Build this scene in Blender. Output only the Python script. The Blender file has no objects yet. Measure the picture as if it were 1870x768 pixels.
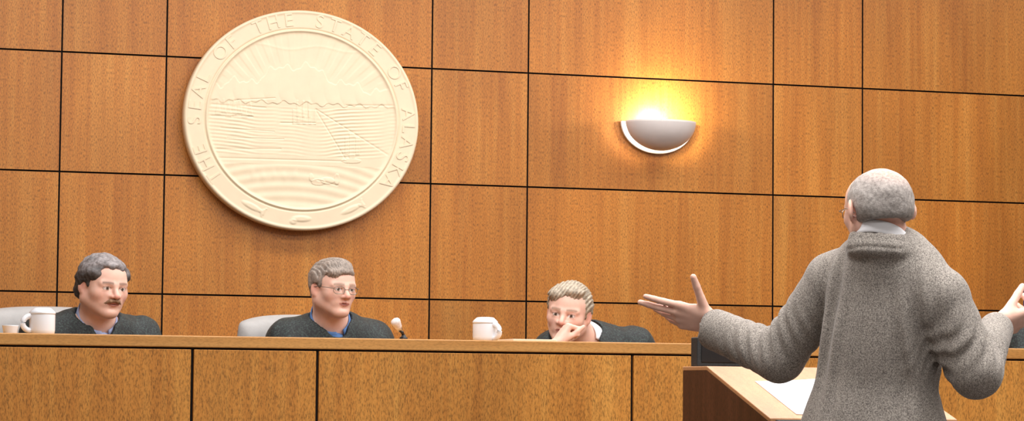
import bpy, bmesh, math, random
import numpy as np
from mathutils import Vector, Matrix

SC = bpy.context.scene
COL = SC.collection
PI = math.pi

# ------------------------------------------------------------------ camera geometry
FPX = 5000.0
YAW, PITCH, ROLL = 0.3038, 0.0659, -0.0096
CAM = np.array([0.0, 0.0, 1.25])
Fv = np.array([math.sin(YAW) * math.cos(PITCH), math.cos(YAW) * math.cos(PITCH), math.sin(PITCH)])
R0 = np.array([math.cos(YAW), -math.sin(YAW), 0.0])
U0 = np.cross(R0, Fv)
Rv = R0 * math.cos(ROLL) - U0 * math.sin(ROLL)
Uv = U0 * math.cos(ROLL) + R0 * math.sin(ROLL)
ZUP = np.array([0.0, 0.0, 1.0])


def P(px, py, d):
    """world point seen at a pixel, d metres along the viewing axis"""
    return CAM + Fv * d + Rv * ((px - 935) / FPX * d) + Uv * ((384 - py) / FPX * d)


def on_y(px, py, y):
    v = Fv + Rv * ((px - 935) / FPX) + Uv * ((384 - py) / FPX)
    return CAM + v * (y / v[1])


def unit(v):
    v = np.array(v, float)
    return v / np.linalg.norm(v)


def lin(r, g, b):
    f = lambda c: (c / 255) / 12.92 if c / 255 <= 0.04045 else ((c / 255 + 0.055) / 1.055) ** 2.4
    return (f(r), f(g), f(b), 1.0)


# ------------------------------------------------------------------ scene helpers
def tag(o, label=None, cat=None, group=None, kind=None):
    if label: o['label'] = label
    if cat: o['category'] = cat
    if group: o['group'] = group
    if kind: o['kind'] = kind
    return o


def empty(name, loc, label, cat, group=None, rz=0.0):
    o = bpy.data.objects.new(name, None)
    o.empty_display_size = 0.1
    COL.objects.link(o)
    o.location = Vector(loc)
    o.rotation_euler = (0, 0, rz)
    bpy.context.view_layer.update()
    return tag(o, label, cat, group)


def link(name, me, mat=None, parent=None, world=True, smooth=True):
    o = bpy.data.objects.new(name, me)
    COL.objects.link(o)
    if mat is not None and not me.materials:
        me.materials.append(mat)
    if smooth:
        me.polygons.foreach_set('use_smooth', [True] * len(me.polygons))
    if parent is not None:
        o.parent = parent
        if world:
            o.matrix_parent_inverse = parent.matrix_world.inverted()
    return o


def from_bm(name, bm, mat, parent=None, world=True, smooth=False, bevel=0.0, seg=2, subd=0, solid=0.0):
    me = bpy.data.meshes.new(name)
    bm.normal_update()
    bm.to_mesh(me)
    bm.free()
    o = link(name, me, mat, parent, world, smooth)
    if solid:
        m = o.modifiers.new('s', 'SOLIDIFY'); m.thickness = solid; m.offset = 0
    if bevel:
        m = o.modifiers.new('b', 'BEVEL'); m.width = bevel; m.segments = seg; m.limit_method = 'ANGLE'
        m.harden_normals = False
    if subd:
        m = o.modifiers.new('u', 'SUBSURF'); m.levels = subd; m.render_levels = subd
    return o


def bm_box(bm, x0, x1, y0, y1, z0, z1):
    vs = [bm.verts.new(p) for p in ((x0, y0, z0), (x1, y0, z0), (x1, y1, z0), (x0, y1, z0),
                                    (x0, y0, z1), (x1, y0, z1), (x1, y1, z1), (x0, y1, z1))]
    for f in ((0, 3, 2, 1), (4, 5, 6, 7), (0, 1, 5, 4), (1, 2, 6, 5), (2, 3, 7, 6), (3, 0, 4, 7)):
        bm.faces.new([vs[i] for i in f])


def box(name, mat, x0, x1, y0, y1, z0, z1, parent=None, bevel=0.003, world=True, seg=2):
    bm = bmesh.new()
    bm_box(bm, x0, x1, y0, y1, z0, z1)
    return from_bm(name, bm, mat, parent, world, bevel=bevel, seg=seg)


def prism(name, mat, poly, axis, t0, t1, parent=None, bevel=0.003):
    """poly = 2-D outline; extruded along axis ('x','y','z') from t0 to t1"""
    bm = bmesh.new()

    def mk(t, p):
        return {'x': (t, p[0], p[1]), 'y': (p[0], t, p[1]), 'z': (p[0], p[1], t)}[axis]
    a = [bm.verts.new(mk(t0, p)) for p in poly]
    b = [bm.verts.new(mk(t1, p)) for p in poly]
    bm.faces.new(a)
    bm.faces.new(b[::-1])
    n = len(poly)
    for i in range(n):
        bm.faces.new((a[i], b[i], b[(i + 1) % n], a[(i + 1) % n]))
    bmesh.ops.recalc_face_normals(bm, faces=bm.faces)
    return from_bm(name, bm, mat, parent, bevel=bevel)


def bm_lathe(bm, prof, c=(0, 0, 0), n=40, M=None):
    """prof = [(r, z)...] turned about z"""
    rings = []
    for r, z in prof:
        ring = []
        for i in range(n):
            a = 2 * PI * i / n
            p = Vector((r * math.cos(a), r * math.sin(a), z))
            if M is not None: p = M @ p
            ring.append(bm.verts.new(p + Vector(c)))
        rings.append(ring)
    for a, b in zip(rings, rings[1:]):
        for i in range(n):
            bm.faces.new((a[i], a[(i + 1) % n], b[(i + 1) % n], b[i]))
    bm.faces.new(rings[0][::-1])
    bm.faces.new(rings[-1])


def lathe(name, mat, prof, c, parent=None, n=40, M=None, smooth=True, bevel=0.0):
    bm = bmesh.new()
    bm_lathe(bm, prof, c, n, M)
    bmesh.ops.recalc_face_normals(bm, faces=bm.faces)
    return from_bm(name, bm, mat, parent, smooth=smooth, bevel=bevel)


def tube(name, mat, pts, r, parent=None, n=14, closed=False):
    bm = bmesh.new()
    pts = [Vector(p) for p in pts]
    rs = r if isinstance(r, (list, tuple)) else [r] * len(pts)
    rings = []
    up = Vector((0.03, 0.07, 1)).normalized()
    for i, p in enumerate(pts):
        a = pts[i - 1] if i or closed else p
        b = pts[(i + 1) % len(pts)] if i < len(pts) - 1 or closed else p
        t = (b - a).normalized()
        s = t.cross(up)
        if s.length < 0.05: s = t.cross(Vector((1, 0, 0)))
        s.normalize()
        w = s.cross(t)
        rings.append([bm.verts.new(p + (s * math.cos(2 * PI * k / n) + w * math.sin(2 * PI * k / n)) * rs[i]) for k in range(n)])
    m = len(rings)
    for i in range(m if closed else m - 1):
        a, b = rings[i], rings[(i + 1) % m]
        for k in range(n):
            bm.faces.new((a[k], a[(k + 1) % n], b[(k + 1) % n], b[k]))
    if not closed:
        bm.faces.new(rings[0][::-1]); bm.faces.new(rings[-1])
    bmesh.ops.recalc_face_normals(bm, faces=bm.faces)
    return from_bm(name, bm, mat, parent, smooth=True)


# ------------------------------------------------------------------ materials
class NT:
    def __init__(s, name):
        s.m = bpy.data.materials.new(name); s.m.use_nodes = True
        s.t = s.m.node_tree
        s.b = s.t.nodes['Principled BSDF']

    def n(s, kind, **kw):
        x = s.t.nodes.new('ShaderNode' + kind)
        for k, v in kw.items():
            if k in x.inputs.keys(): x.inputs[k].default_value = v
            else: setattr(x, k, v)
        return x

    def l(s, a, b): s.t.links.new(a, b)

    def noise(s, vec, scale, detail=4, rough=0.5, dist=0.0):
        x = s.n('TexNoise'); x.inputs['Scale'].default_value = scale; x.inputs['Detail'].default_value = detail
        x.inputs['Roughness'].default_value = rough; x.inputs['Distortion'].default_value = dist
        s.l(vec, x.inputs['Vector']); return x.outputs[0]

    def mapping(s, vec, scale=(1, 1, 1), loc=(0, 0, 0), rot=(0, 0, 0)):
        x = s.n('Mapping'); x.inputs['Scale'].default_value = scale; x.inputs['Location'].default_value = loc
        x.inputs['Rotation'].default_value = rot
        s.l(vec, x.inputs['Vector']); return x.outputs[0]

    def ramp(s, fac, stops):
        x = s.n('ValToRGB'); e = x.color_ramp.elements
        while len(e) < len(stops): e.new(0.5)
        for q, (p, c) in zip(e, stops): q.position = p; q.color = c
        s.l(fac, x.inputs[0]); return x.outputs[0]

    def mix(s, a, b, fac, mode='MIX'):
        x = s.n('Mix', data_type='RGBA', blend_type=mode)
        for v, i in ((fac, 0), (a, 6), (b, 7)):
            if hasattr(v, 'is_linked') or hasattr(v, 'links'): s.l(v, x.inputs[i])
            else: x.inputs[i].default_value = v
        return x.outputs[2]

    def bump(s, h, strength=0.3, dist=0.002):
        x = s.n('Bump'); x.inputs['Strength'].default_value = strength; x.inputs['Distance'].default_value = dist
        s.l(h, x.inputs['Height']); s.l(x.outputs[0], s.b.inputs['Normal'])

    def set(s, **kw):
        for k, v in kw.items():
            s.b.inputs[k.replace('_', ' ')].default_value = v
        return s

    def color(s, c):
        if isinstance(c, tuple): s.b.inputs['Base Color'].default_value = c
        else: s.l(c, s.b.inputs['Base Color'])


def g(v): return (v, v, v, 1)


def wood(name, light, mid, dark, axis='z', seed=0.0, rough=0.38, coat=0.0, attr=False, pore=0.45, spec=0.4):
    t = NT(name)
    co = t.n('TexCoord').outputs['Object']
    if attr:
        at = t.n('Attribute', attribute_name='panel_id')
        mul = t.n('VectorMath', operation='MULTIPLY_ADD')
        t.l(at.outputs['Fac'], mul.inputs[0]); mul.inputs[1].default_value = (3.7, 0.0, 5.3)
        t.l(co, mul.inputs[2]); co = mul.outputs[0]
    sc = {'z': (1, 1, 0.035), 'x': (0.035, 1, 1), 'y': (1, 0.035, 1)}[axis]
    m = t.mapping(co, sc, (seed, seed * 1.7, seed * 0.6))
    fine = t.noise(m, 55, 5, 0.6, 0.15)
    broad = t.noise(m, 9, 3, 0.5, 0.3)
    cloud = t.noise(t.mapping(co, (1, 1, 0.5) if axis == 'z' else (0.5, 1, 1), (seed, 0, 0)), 2.2, 3, 0.5)
    s1 = t.ramp(fine, [(0.25, dark), (0.5, mid), (0.75, light)])
    s2 = t.ramp(broad, [(0.3, dark), (0.52, mid), (0.72, light)])
    c = t.mix(s1, s2, 0.5)
    c = t.mix(c, t.ramp(cloud, [(0.3, g(0.86)), (0.7, g(1.12))]), 1.0, 'MULTIPLY')
    # pores: short dark flecks along the grain
    ps = {'z': (1, 1, 0.28), 'x': (0.28, 1, 1), 'y': (1, 0.28, 1)}[axis]
    pn = t.noise(t.mapping(co, ps, (seed, 3, 1)), 330, 2, 0.6)
    pr = t.ramp(pn, [(0.33, g(1 - pore)), (0.5, g(1.0)), (0.68, g(1.0 + pore * 0.35))])
    c = t.mix(c, pr, 1.0, 'MULTIPLY')
    if attr:
        r = t.n('TexWhiteNoise', noise_dimensions='1D')
        t.l(at.outputs['Fac'], r.inputs['W'])
        c = t.mix(c, t.ramp(r.outputs[0], [(0.0, g(0.90)), (1.0, g(1.06))]), 1.0, 'MULTIPLY')
    t.color(c)
    t.set(Roughness=rough, Coat_Weight=coat, Coat_Roughness=0.25)
    t.b.inputs['Specular IOR Level'].default_value = spec
    t.bump(pn, 0.12, 0.0006)
    return t.m


def plain(name, c, rough=0.5, metal=0.0, nscale=0, namt=0.0, bump=0.0, bscale=200, coat=0.0, spec=0.5):
    t = NT(name)
    co = t.n('TexCoord').outputs['Object']
    if nscale:
        nn = t.noise(co, nscale, 3, 0.6)
        t.color(t.mix(c, t.ramp(nn, [(0.3, g(1 - namt)), (0.7, g(1 + namt))]), 1.0, 'MULTIPLY'))
    else:
        t.color(c)
    t.set(Roughness=rough, Metallic=metal, Coat_Weight=coat)
    t.b.inputs['Specular IOR Level'].default_value = spec
    if bump: t.bump(t.noise(co, bscale, 3, 0.6), bump, 0.002)
    return t.m


def painted(name, rough=0.5, nscale=60, namt=0.08, bump=0.15, bscale=400, sss=0.0):
    """colour carried by the mesh (own colours of lips, irises, brows; painted shade in mouth slit and nostrils)"""
    t = NT(name)
    co = t.n('TexCoord').outputs['Object']
    at = t.n('Attribute', attribute_name='tint')
    nn = t.noise(co, nscale, 3, 0.6)
    t.color(t.mix(at.outputs['Color'], t.ramp(nn, [(0.3, g(1 - namt)), (0.7, g(1 + namt))]), 1.0, 'MULTIPLY'))
    t.set(Roughness=rough)
    if sss:
        t.b.inputs['Subsurface Weight'].default_value = sss
        t.b.inputs['Subsurface Radius'].default_value = (0.01, 0.004, 0.002)
        t.b.inputs['Subsurface Scale'].default_value = 0.4
    t.bump(t.noise(co, bscale, 3, 0.6), bump, 0.001)
    return t.m


def cloth(name, base, fleck_dark, fleck_light, scale=420, rough=0.85, sheen=0.2, herring=False, spec=0.3):
    t = NT(name)
    co = t.n('TexCoord').outputs['Object']
    n1 = t.noise(co, scale, 2, 0.7)
    c = t.ramp(n1, [(0.34, fleck_dark), (0.5, base), (0.66, fleck_light)])
    n2 = t.noise(co, 9, 3, 0.5)
    c = t.mix(c, t.ramp(n2, [(0.3, g(0.92)), (0.7, g(1.07))]), 1.0, 'MULTIPLY')
    if herring:
        w = t.n('TexWave', wave_type='BANDS', bands_direction='X')
        w.inputs['Scale'].default_value = 22; w.inputs['Distortion'].default_value = 1.0
        t.l(t.mapping(co, (1, 1, 0.25), rot=(0, 0, YAW)), w.inputs['Vector'])
        c = t.mix(c, t.ramp(w.outputs['Fac'], [(0, g(0.975)), (1, g(1.02))]), 1.0, 'MULTIPLY')
    t.color(c)
    t.set(Roughness=rough, Sheen_Weight=sheen, Sheen_Roughness=0.4)
    t.b.inputs['Specular IOR Level'].default_value = spec
    t.bump(n1, 0.35, 0.0012)
    return t.m


def hairmat(name, a, b, c, scale=(1, 1, 1)):
    t = NT(name)
    co = t.n('TexCoord').outputs['Object']
    n1 = t.noise(t.mapping(co, scale), 140, 4, 0.7, 1.0)
    n2 = t.noise(co, 22, 2, 0.5)
    cc = t.ramp(n1, [(0.32, a), (0.5, b), (0.66, c)])
    cc = t.mix(cc, t.ramp(n2, [(0.3, g(0.8)), (0.7, g(1.15))]), 1.0, 'MULTIPLY')
    t.color(cc)
    t.set(Roughness=0.6)
    t.bump(n1, 0.7, 0.003)
    return t.m


M_WALL = wood('wall_veneer', lin(206, 144, 66), lin(188, 119, 44), lin(162, 95, 32), 'z', 0.3, rough=0.42, attr=True, pore=0.55, spec=0.5)
M_BENCH = wood('bench_veneer', lin(208, 150, 72), lin(192, 128, 55), lin(170, 107, 42), 'z', 4.1, rough=0.42, pore=0.5)
M_LEDGE = wood('ledge_wood', lin(214, 160, 92), lin(200, 142, 76), lin(180, 122, 60), 'x', 2.2, rough=0.4, pore=0.2)
M_LECT = wood('lectern_dark_wood', lin(100, 58, 40), lin(74, 40, 27), lin(46, 24, 17), 'z', 7.7, rough=0.45, pore=0.6)
M_LTOP = wood('lectern_top_wood', lin(206, 156, 112), lin(192, 140, 98), lin(172, 122, 84), 'y', 1.2, rough=0.35, pore=0.15)
M_GAP = plain('dark_joint', lin(14, 11, 9), 0.9)
M_SEAL = plain('seal_pale_gold', lin(240, 222, 190), 0.42, 0.0, 18, 0.03, 0.08, 60, spec=0.6)
M_SEALEDGE = plain('seal_rim_side', lin(205, 160, 100), 0.5, 0.0, 30, 0.08)
M_CERAMIC = plain('white_ceramic', lin(232, 236, 242), 0.18, 0, 0, coat=0.4)
M_BOWL = plain('sconce_bowl_white', lin(214, 208, 206), 0.4, 0, 30, 0.02)
M_FLANGE = plain('sconce_flange_white', lin(250, 248, 244), 0.25, 0, coat=0.5)
M_LEATHER = plain('grey_leather', lin(168, 166, 164), 0.45, 0, 40, 0.05, 0.25, 260)
M_BLACKP = plain('black_plastic', lin(22, 22, 24), 0.4, 0, 0, 0, 0.1, 300)
M_CHROME = plain('brushed_metal', lin(190, 190, 192), 0.3, 1.0)
M_PAPER = plain('white_paper', lin(246, 246, 248), 0.7)
M_BOOKP = plain('cream_paper', lin(232, 214, 190), 0.7)
M_CARPET = plain('carpet', lin(96, 88, 84), 0.95, 0, 180, 0.25, 0.5, 300)
M_PLASTER = plain('plaster', lin(206, 198, 186), 0.9, 0, 30, 0.03)
M_CEIL = plain('ceiling_tile', lin(226, 224, 218), 0.9, 0, 60, 0.04)
M_ROBE = cloth('black_robe', lin(26, 33, 34), lin(8, 12, 15), lin(52, 68, 64), 170, 0.65, 0.06, spec=0.5)
M_TWEED = cloth('grey_tweed', lin(142, 134, 126), lin(94, 88, 84), lin(178, 170, 160), 330, 0.9, 0.15, True)
M_TROUSER = cloth('grey_trousers', lin(84, 80, 78), lin(66, 62, 60), lin(100, 96, 92), 300, 0.9, 0.1)
M_SHIRTW = plain('white_shirt', lin(244, 243, 246), 0.8, 0, 0, 0, 0.1, 500)
M_SHIRTLB = plain('pale_blue_shirt', lin(168, 182, 220), 0.8, 0, 0, 0, 0.1, 500)
M_SHIRTB = plain('blue_shirt', lin(88, 128, 184), 0.8, 0, 0, 0, 0.1, 500)
M_TIE = plain('dark_tie', lin(44, 36, 52), 0.6, 0, 200, 0.2)
M_SKIN = painted('skin', 0.48, 45, 0.05, 0.12, 500, 0.12)
M_HAIRM = painted('hair_tint', 0.65, 150, 0.3, 0.9, 240)
M_FLAG = plain('blue_flag', lin(36, 62, 150), 0.75, 0, 30, 0.08, 0.2, 500)
M_WOODPOLE = plain('flag_pole_wood', lin(150, 100, 50), 0.4)
M_BRASS = plain('brass', lin(212, 170, 80), 0.3, 1.0)
M_SHOE = plain('shoe_leather', lin(30, 24, 22), 0.35)
M_DARKBOX = plain('dark_box_plastic', lin(34, 38, 40), 0.6, 0, 300, 0.5, 0.3, 300)
M_FOAM = plain('mic_foam', lin(214, 208, 206), 0.9, 0, 120, 0.12, 0.4, 300)

# ------------------------------------------------------------------ implicit surfaces
def rotm(fwd, up=ZUP, roll=0.0):
    """columns x (right), y (forward), z (up)"""
    y = unit(fwd)
    x = unit(np.cross(y, up))
    z = np.cross(x, y)
    c, s = math.cos(roll), math.sin(roll)
    return np.stack([x * c + z * s, y, z * c - x * s], 1)


class Fr:
    """local frame"""
    def __init__(s, o, R, sc=(1, 1, 1)):
        s.o = np.array(o, float); s.R = np.array(R, float); s.sc = np.array(sc, float)

    def w(s, p): return s.o + s.R @ (np.array(p, float) * s.sc)

    def loc(s, p): return ((p - s.o) @ s.R) / s.sc


class SDF:
    def __init__(s): s.pr = []; s.post = []

    def cone(s, a, b, ra, rb=None, k=0.01, op='u', flat=None, axis=None):
        """tapered capsule; flat=(unit vector, factor) squeezes it along that vector"""
        rb = ra if rb is None else rb
        a = np.array(a, float); b = np.array(b, float)
        ab = b - a; L2 = float(ab @ ab) + 1e-12

        def f(p):
            q = p - a
            if flat is not None:
                n, fac = flat
                n = np.array(n)
                ab2 = ab + n * (ab @ n) * (1 / fac - 1)
                q = q + np.outer(q @ n, n) * (1 / fac - 1)
                l2 = float(ab2 @ ab2) + 1e-12
                t = np.clip((q @ ab2) / l2, 0, 1)
                dd = q - t[:, None] * ab2
                return (np.sqrt((dd * dd).sum(1)) - (ra + (rb - ra) * t)) * min(1, fac)
            t = np.clip((q @ ab) / L2, 0, 1)
            dd = q - t[:, None] * ab
            return np.sqrt((dd * dd).sum(1)) - (ra + (rb - ra) * t)
        s.pr.append((f, (a + b) / 2, math.sqrt(L2) / 2 + max(ra, rb), k, op))

    def ell(s, c, r, R=None, k=0.01, op='u'):
        c = np.array(c, float); r = np.array(r, float)
        R = np.eye(3) if R is None else R

        def f(p):
            q = (p - c) @ R
            k0 = np.sqrt(((q / r) ** 2).sum(1)) + 1e-9
            k1 = np.sqrt(((q / r ** 2) ** 2).sum(1)) + 1e-9
            return k0 * (k0 - 1) / k1
        s.pr.append((f, c, float(max(r)), k, op))

    def half(s, c, n, k=0.005, op='s'):
        """remove everything on the +n side"""
        c = np.array(c, float); n = unit(n)
        s.pr.append((lambda p: -((p - c) @ n), c, 1e9, k, op))

    def eval(s, p, prs=None):
        d = np.full(len(p), 1e3)
        for f, c, r, k, op in (s.pr if prs is None else prs):
            e = f(p)
            if op == 'u':
                h = np.clip(0.5 + 0.5 * (e - d) / k, 0, 1)
                d = np.where(d > 100, e, e * (1 - h) + d * h - k * h * (1 - h))
            else:
                e = -e
                h = np.clip(0.5 - 0.5 * (e - d) / k, 0, 1)
                d = e * (1 - h) + d * h + k * h * (1 - h)
        for q in s.post: d = q(p, d)
        return d

    def mesh(s, name, h, smooth_it=1):
        us = [q for q in s.pr if q[4] == 'u']
        lo = np.min([q[1] - q[2] for q in us], 0) - 4 * h
        hi = np.max([q[1] + q[2] for q in us], 0) + 4 * h
        B = 12
        nb = np.ceil((hi - lo) / (h * B)).astype(int)
        n = nb * B + 1
        V = np.full(tuple(n), 1.0, np.float32)
        hd = h * B * 0.5 * math.sqrt(3)
        ax = [lo[i] + h * B * (np.arange(nb[i]) + 0.5) for i in range(3)]
        cc = np.stack(np.meshgrid(*ax, indexing='ij'), -1).reshape(-1, 3)
        dc = s.eval(cc).reshape(tuple(nb))
        base = np.arange(B + 1) * h
        bg = np.stack(np.meshgrid(base, base, base, indexing='ij'), -1).reshape(-1, 3)
        pc = np.array([q[1] for q in s.pr]); prr = np.array([q[2] for q in s.pr]); pk = np.array([q[3] for q in s.pr])
        for i in range(nb[0]):
            for j in range(nb[1]):
                for k in range(nb[2]):
                    d = dc[i, j, k]
                    sl = (slice(i * B, i * B + B + 1), slice(j * B, j * B + B + 1), slice(k * B, k * B + B + 1))
                    if d > hd * 1.5 + 0.01: continue
                    if d < -(hd * 1.8 + 0.012):
                        V[sl] = np.where(V[sl] >= 1.0, -1.0, V[sl]); continue
                    c = lo + h * B * (np.array([i, j, k]) + 0.5)
                    dist = np.sqrt(((pc - c) ** 2).sum(1)) - prr
                    use = [q for q, dd, kk in zip(s.pr, dist, pk) if dd < hd + kk + 0.012 or (q[4] == 'u' and q is us[0] and False)]
                    if not any(q[4] == 'u' for q in use): continue
                    p = bg + (lo + h * B * np.array([i, j, k]))
                    V[sl] = s.eval(p, use).reshape(B + 1, B + 1, B + 1)
        S = V < 0
        A = np.zeros(tuple(n - 1), np.int8)
        for a in (0, 1):
            for b in (0, 1):
                for c in (0, 1):
                    A += S[a:n[0] - 1 + a, b:n[1] - 1 + b, c:n[2] - 1 + c]
        act = np.argwhere((A > 0) & (A < 8))
        del A
        m = n - 1
        flat = (act[:, 0] * m[1] + act[:, 1]) * m[2] + act[:, 2]
        corners = [(a, b, c) for a in (0, 1) for b in (0, 1) for c in (0, 1)]
        cv = {c: V[act[:, 0] + c[0], act[:, 1] + c[1], act[:, 2] + c[2]] for c in corners}
        acc = np.zeros((len(act), 3)); cnt = np.zeros(len(act))
        for c in corners:
            for axx in range(3):
                if c[axx]: continue
                c2 = list(c); c2[axx] = 1; c2 = tuple(c2)
                va, vb = cv[c], cv[c2]
                x = (va < 0) != (vb < 0)
                t = np.where(x, va / np.where(x, va - vb, 1), 0)
                q = np.tile(np.array(c, float), (len(act), 1)); q[:, axx] += t
                acc[x] += q[x]; cnt += x
        verts = (act + acc / cnt[:, None]) * h + lo
        faces = []
        for axx in range(3):
            o = [0, 0, 0]; o[axx] = 1
            S0 = S[:n[0] - o[0], :n[1] - o[1], :n[2] - o[2]]
            S1 = S[o[0]:, o[1]:, o[2]:]
            e = np.argwhere(S0 != S1)
            b, c = (axx + 1) % 3, (axx + 2) % 3
            e = e[(e[:, b] > 0) & (e[:, c] > 0) & (e[:, b] < m[b]) & (e[:, c] < m[c])]
            ins = S[e[:, 0], e[:, 1], e[:, 2]]
            q = []
            for db, dc_ in ((0, 0), (1, 0), (1, 1), (0, 1)):
                w = e.copy(); w[:, b] -= db; w[:, c] -= dc_
                q.append(np.searchsorted(flat, (w[:, 0] * m[1] + w[:, 1]) * m[2] + w[:, 2]))
            q = np.stack(q, 1)
            q[~ins] = q[~ins][:, ::-1]
            faces.append(q)
        faces = np.concatenate(faces)
        for _ in range(smooth_it):
            acc = np.zeros_like(verts); cnt = np.zeros(len(verts))
            for a in range(4):
                i, j = faces[:, a], faces[:, (a + 1) % 4]
                for x in range(3):
                    acc[:, x] += np.bincount(i, verts[j, x], len(verts))
                cnt += np.bincount(i, minlength=len(verts))
            verts = verts * 0.5 + acc / np.maximum(cnt, 1)[:, None] * 0.5
        # drop crumbs: keep only the pieces that matter
        par = np.arange(len(verts))
        for _ in range(400):
            mn = par[faces].min(1)
            new = par.copy()
            for a in range(4): np.minimum.at(new, faces[:, a], mn)
            new = new[new]
            if (new == par).all(): break
            par = new
        cntc = np.bincount(par, minlength=len(verts))
        keep = cntc[par] > max(60, cntc.max() * 0.02)
        idx = np.cumsum(keep) - 1
        faces = faces[keep[faces].all(1)]
        faces = idx[faces]; verts = verts[keep]
        me = bpy.data.meshes.new(name)
        me.vertices.add(len(verts)); me.vertices.foreach_set('co', verts.astype(np.float32).ravel())
        me.loops.add(len(faces) * 4); me.loops.foreach_set('vertex_index', faces.astype(np.int32).ravel())
        me.polygons.add(len(faces))
        me.polygons.foreach_set('loop_start', np.arange(0, len(faces) * 4, 4, dtype=np.int32))
        me.polygons.foreach_set('loop_total', np.full(len(faces), 4, np.int32))
        me.update(calc_edges=True)
        return me, verts


def tint(me, cols):
    a = me.color_attributes.new('tint', 'FLOAT_COLOR', 'POINT')
    c = np.ones((len(me.vertices), 4), np.float32); c[:, :3] = cols
    a.data.foreach_set('color', c.ravel())


def waves(p, f, seed, n=7):
    rs = np.random.RandomState(seed)
    o = np.zeros(len(p))
    for i in range(n):
        k = rs.normal(size=3); k = k / np.linalg.norm(k) * f * rs.uniform(0.6, 1.5)
        o += np.sin(p @ k + rs.uniform(0, 6.28) + 1.3 * np.sin(p @ (k[::-1] * 0.6) + i))
    return o / n


def blob(q, c, r):
    return np.exp(-(((q - np.array(c)) / np.array(r)) ** 2).sum(1))


L3 = lambda *a: np.array(lin(*a)[:3])


def head_prims(s, H, full=0.0, nose=1.0, eo=0.0):
    R = H.R; sc = H.sc
    W = lambda *p: H.w(p)
    E = lambda c, r, k, op='u', rx=0.0, ry=0.0: s.ell(W(*c), np.array(r) * sc, R @ rot_xy(rx, ry), k, op)
    C = lambda a, b, ra, rb, k: s.cone(W(*a), W(*b), ra, rb, k)
    E((0, -.014, .034), (.076, .097, .088), .01)
    E((0, .034, .036), (.063, .052, .062), .03)
    E((0, .034, -.030), (.060 + full * .006, .054, .078), .03)
    for x in (-1, 1):
        C((x * (.050 + full * .004), -.004, -.050), (x * .016, .066, -.094), .021 + full * .004, .018, .025)
        E((x * (.041 + full * .002), .054, -.022), (.024, .022, .022), .022)
        C((x * .047, .074, .020), (x * .010, .088, .018), .0085, .0085, .012)
    E((0, .074, -.093), (.022, .016, .017), .016)
    for x in (-1, 1):
        E((x * .031, .099, .004), (.019, .018, .0115), .009, 's')
    for x in (-1, 1):
        E((x * .031, .0765, .003), (.0135, .0125, .0125), .003)
        C((x * .019, .088, .011), (x * .043, .082, .009), .0034, .0034, .003)
        C((x * .020, .086, -.006), (x * .042, .082, -.005), .003, .003, .004)
    C((0, .087, .012), (0, .110, -.024), .007 * nose, .0105 * nose, .009)
    for x in (-1, 1):
        E((x * .0125, .099, -.028), (.0085, .011, .0075), .005)
        C((x * .021, .084, -.026), (x * .032, .070, -.058), .008, .007, .014)
    E((0, .078, -.056), (.028, .016, .02), .016)
    for x in (-1, 1):
        C((x * .022, .083, -.057), (x * .004, .0935, -.0535), .0032, .0048, .004)
        C((x * .020, .083, -.061), (0, .092, -.0655), .0036, .0056, .004)
    E((0, .097, -.0592), (.019, .008, .0011), .002, 's')
    E((0, .100, -.076), (.02, .012, .006), .01, 's')
    for x in (-1, 1):                                                  # ears
        E((x * (.080 + eo), -.010 - eo, .000), (.0075, .019, .033), .006, rx=-.18, ry=x * (.30 + eo * 30))
        E((x * (.090 + eo), -.003 - eo * .5, .003), (.007, .010, .017), .005, 's', rx=-.18, ry=x * (.30 + eo * 30))
        E((x * .079, -.004, -.026), (.006, .008, .010), .005)
    return s


def rot_xy(rx, ry):
    cx, sx, cy, sy = math.cos(rx), math.sin(rx), math.cos(ry), math.sin(ry)
    X = np.array([[1, 0, 0], [0, cx, -sx], [0, sx, cx]])
    Z = np.array([[cy, -sy, 0], [sy, cy, 0], [0, 0, 1]])
    return Z @ X


def head_color(q, skin, brow, browamt=1.0, iris=(70, 60, 50)):
    c = np.tile(L3(*skin), (len(q), 1))
    def mixc(w, col):
        w = np.clip(w, 0, 1)[:, None]
        return c * (1 - w) + L3(*col) * w
    red = (min(255, skin[0] + 4), int(skin[1] * .78), int(skin[2] * .76))
    for x in (-1, 1):
        c = mixc(blob(q, (x * .045, .06, -.03), (.025, .04, .022)) * .2, red)
        c = mixc(blob(q, (x * .082, -.01, 0), (.012, .03, .035)) * .5, red)
    c = mixc(blob(q, (0, .108, -.026), (.018, .02, .014)) * .6, red)
    c = mixc((blob(q, (0, .092, -.0595), (.024, .02, .0085)) > .35) * .75, (178, 98, 88))
    c = mixc(blob(q, (0, .095, -.0592), (.022, .03, .0022)) * .8, (96, 44, 40))  # mouth slit: shade between the lips put into the colour
    for x in (-1, 1):
        e = (((q[:, 0] - x * .031) / .0135) ** 2 + ((q[:, 2] - .0025) / .0062) ** 2 < 1) & (q[:, 1] > .07)
        c = mixc(e * 1.0, (222, 212, 206))
        i = (((q[:, 0] - x * .031) / .0062) ** 2 + ((q[:, 2] - .003) / .0062) ** 2 < 1) & e
        c = mixc(i * 1.0, iris)
        lid = (((q[:, 0] - x * .031) / .016) ** 2 + ((q[:, 2] - .0035) / .0085) ** 2 < 1) & (q[:, 1] > .07) & ~e
        c = mixc(lid * .55, (120, 78, 66))
        bz = .022 + .004 * np.cos((q[:, 0] - x * .03) / .02)
        b = np.exp(-((q[:, 2] - bz) / .005) ** 2) * (np.abs(q[:, 0] - x * .031) < .020) * (q[:, 1] > .05)
        c = mixc(b * .8 * browamt, brow)
        n = blob(q, (x * .0075, .106, -.036), (.004, .006, .003))
        c = mixc(n * .9, (90, 40, 36))  # nostril hollows: their shade painted as dark spots
    return c


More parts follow.
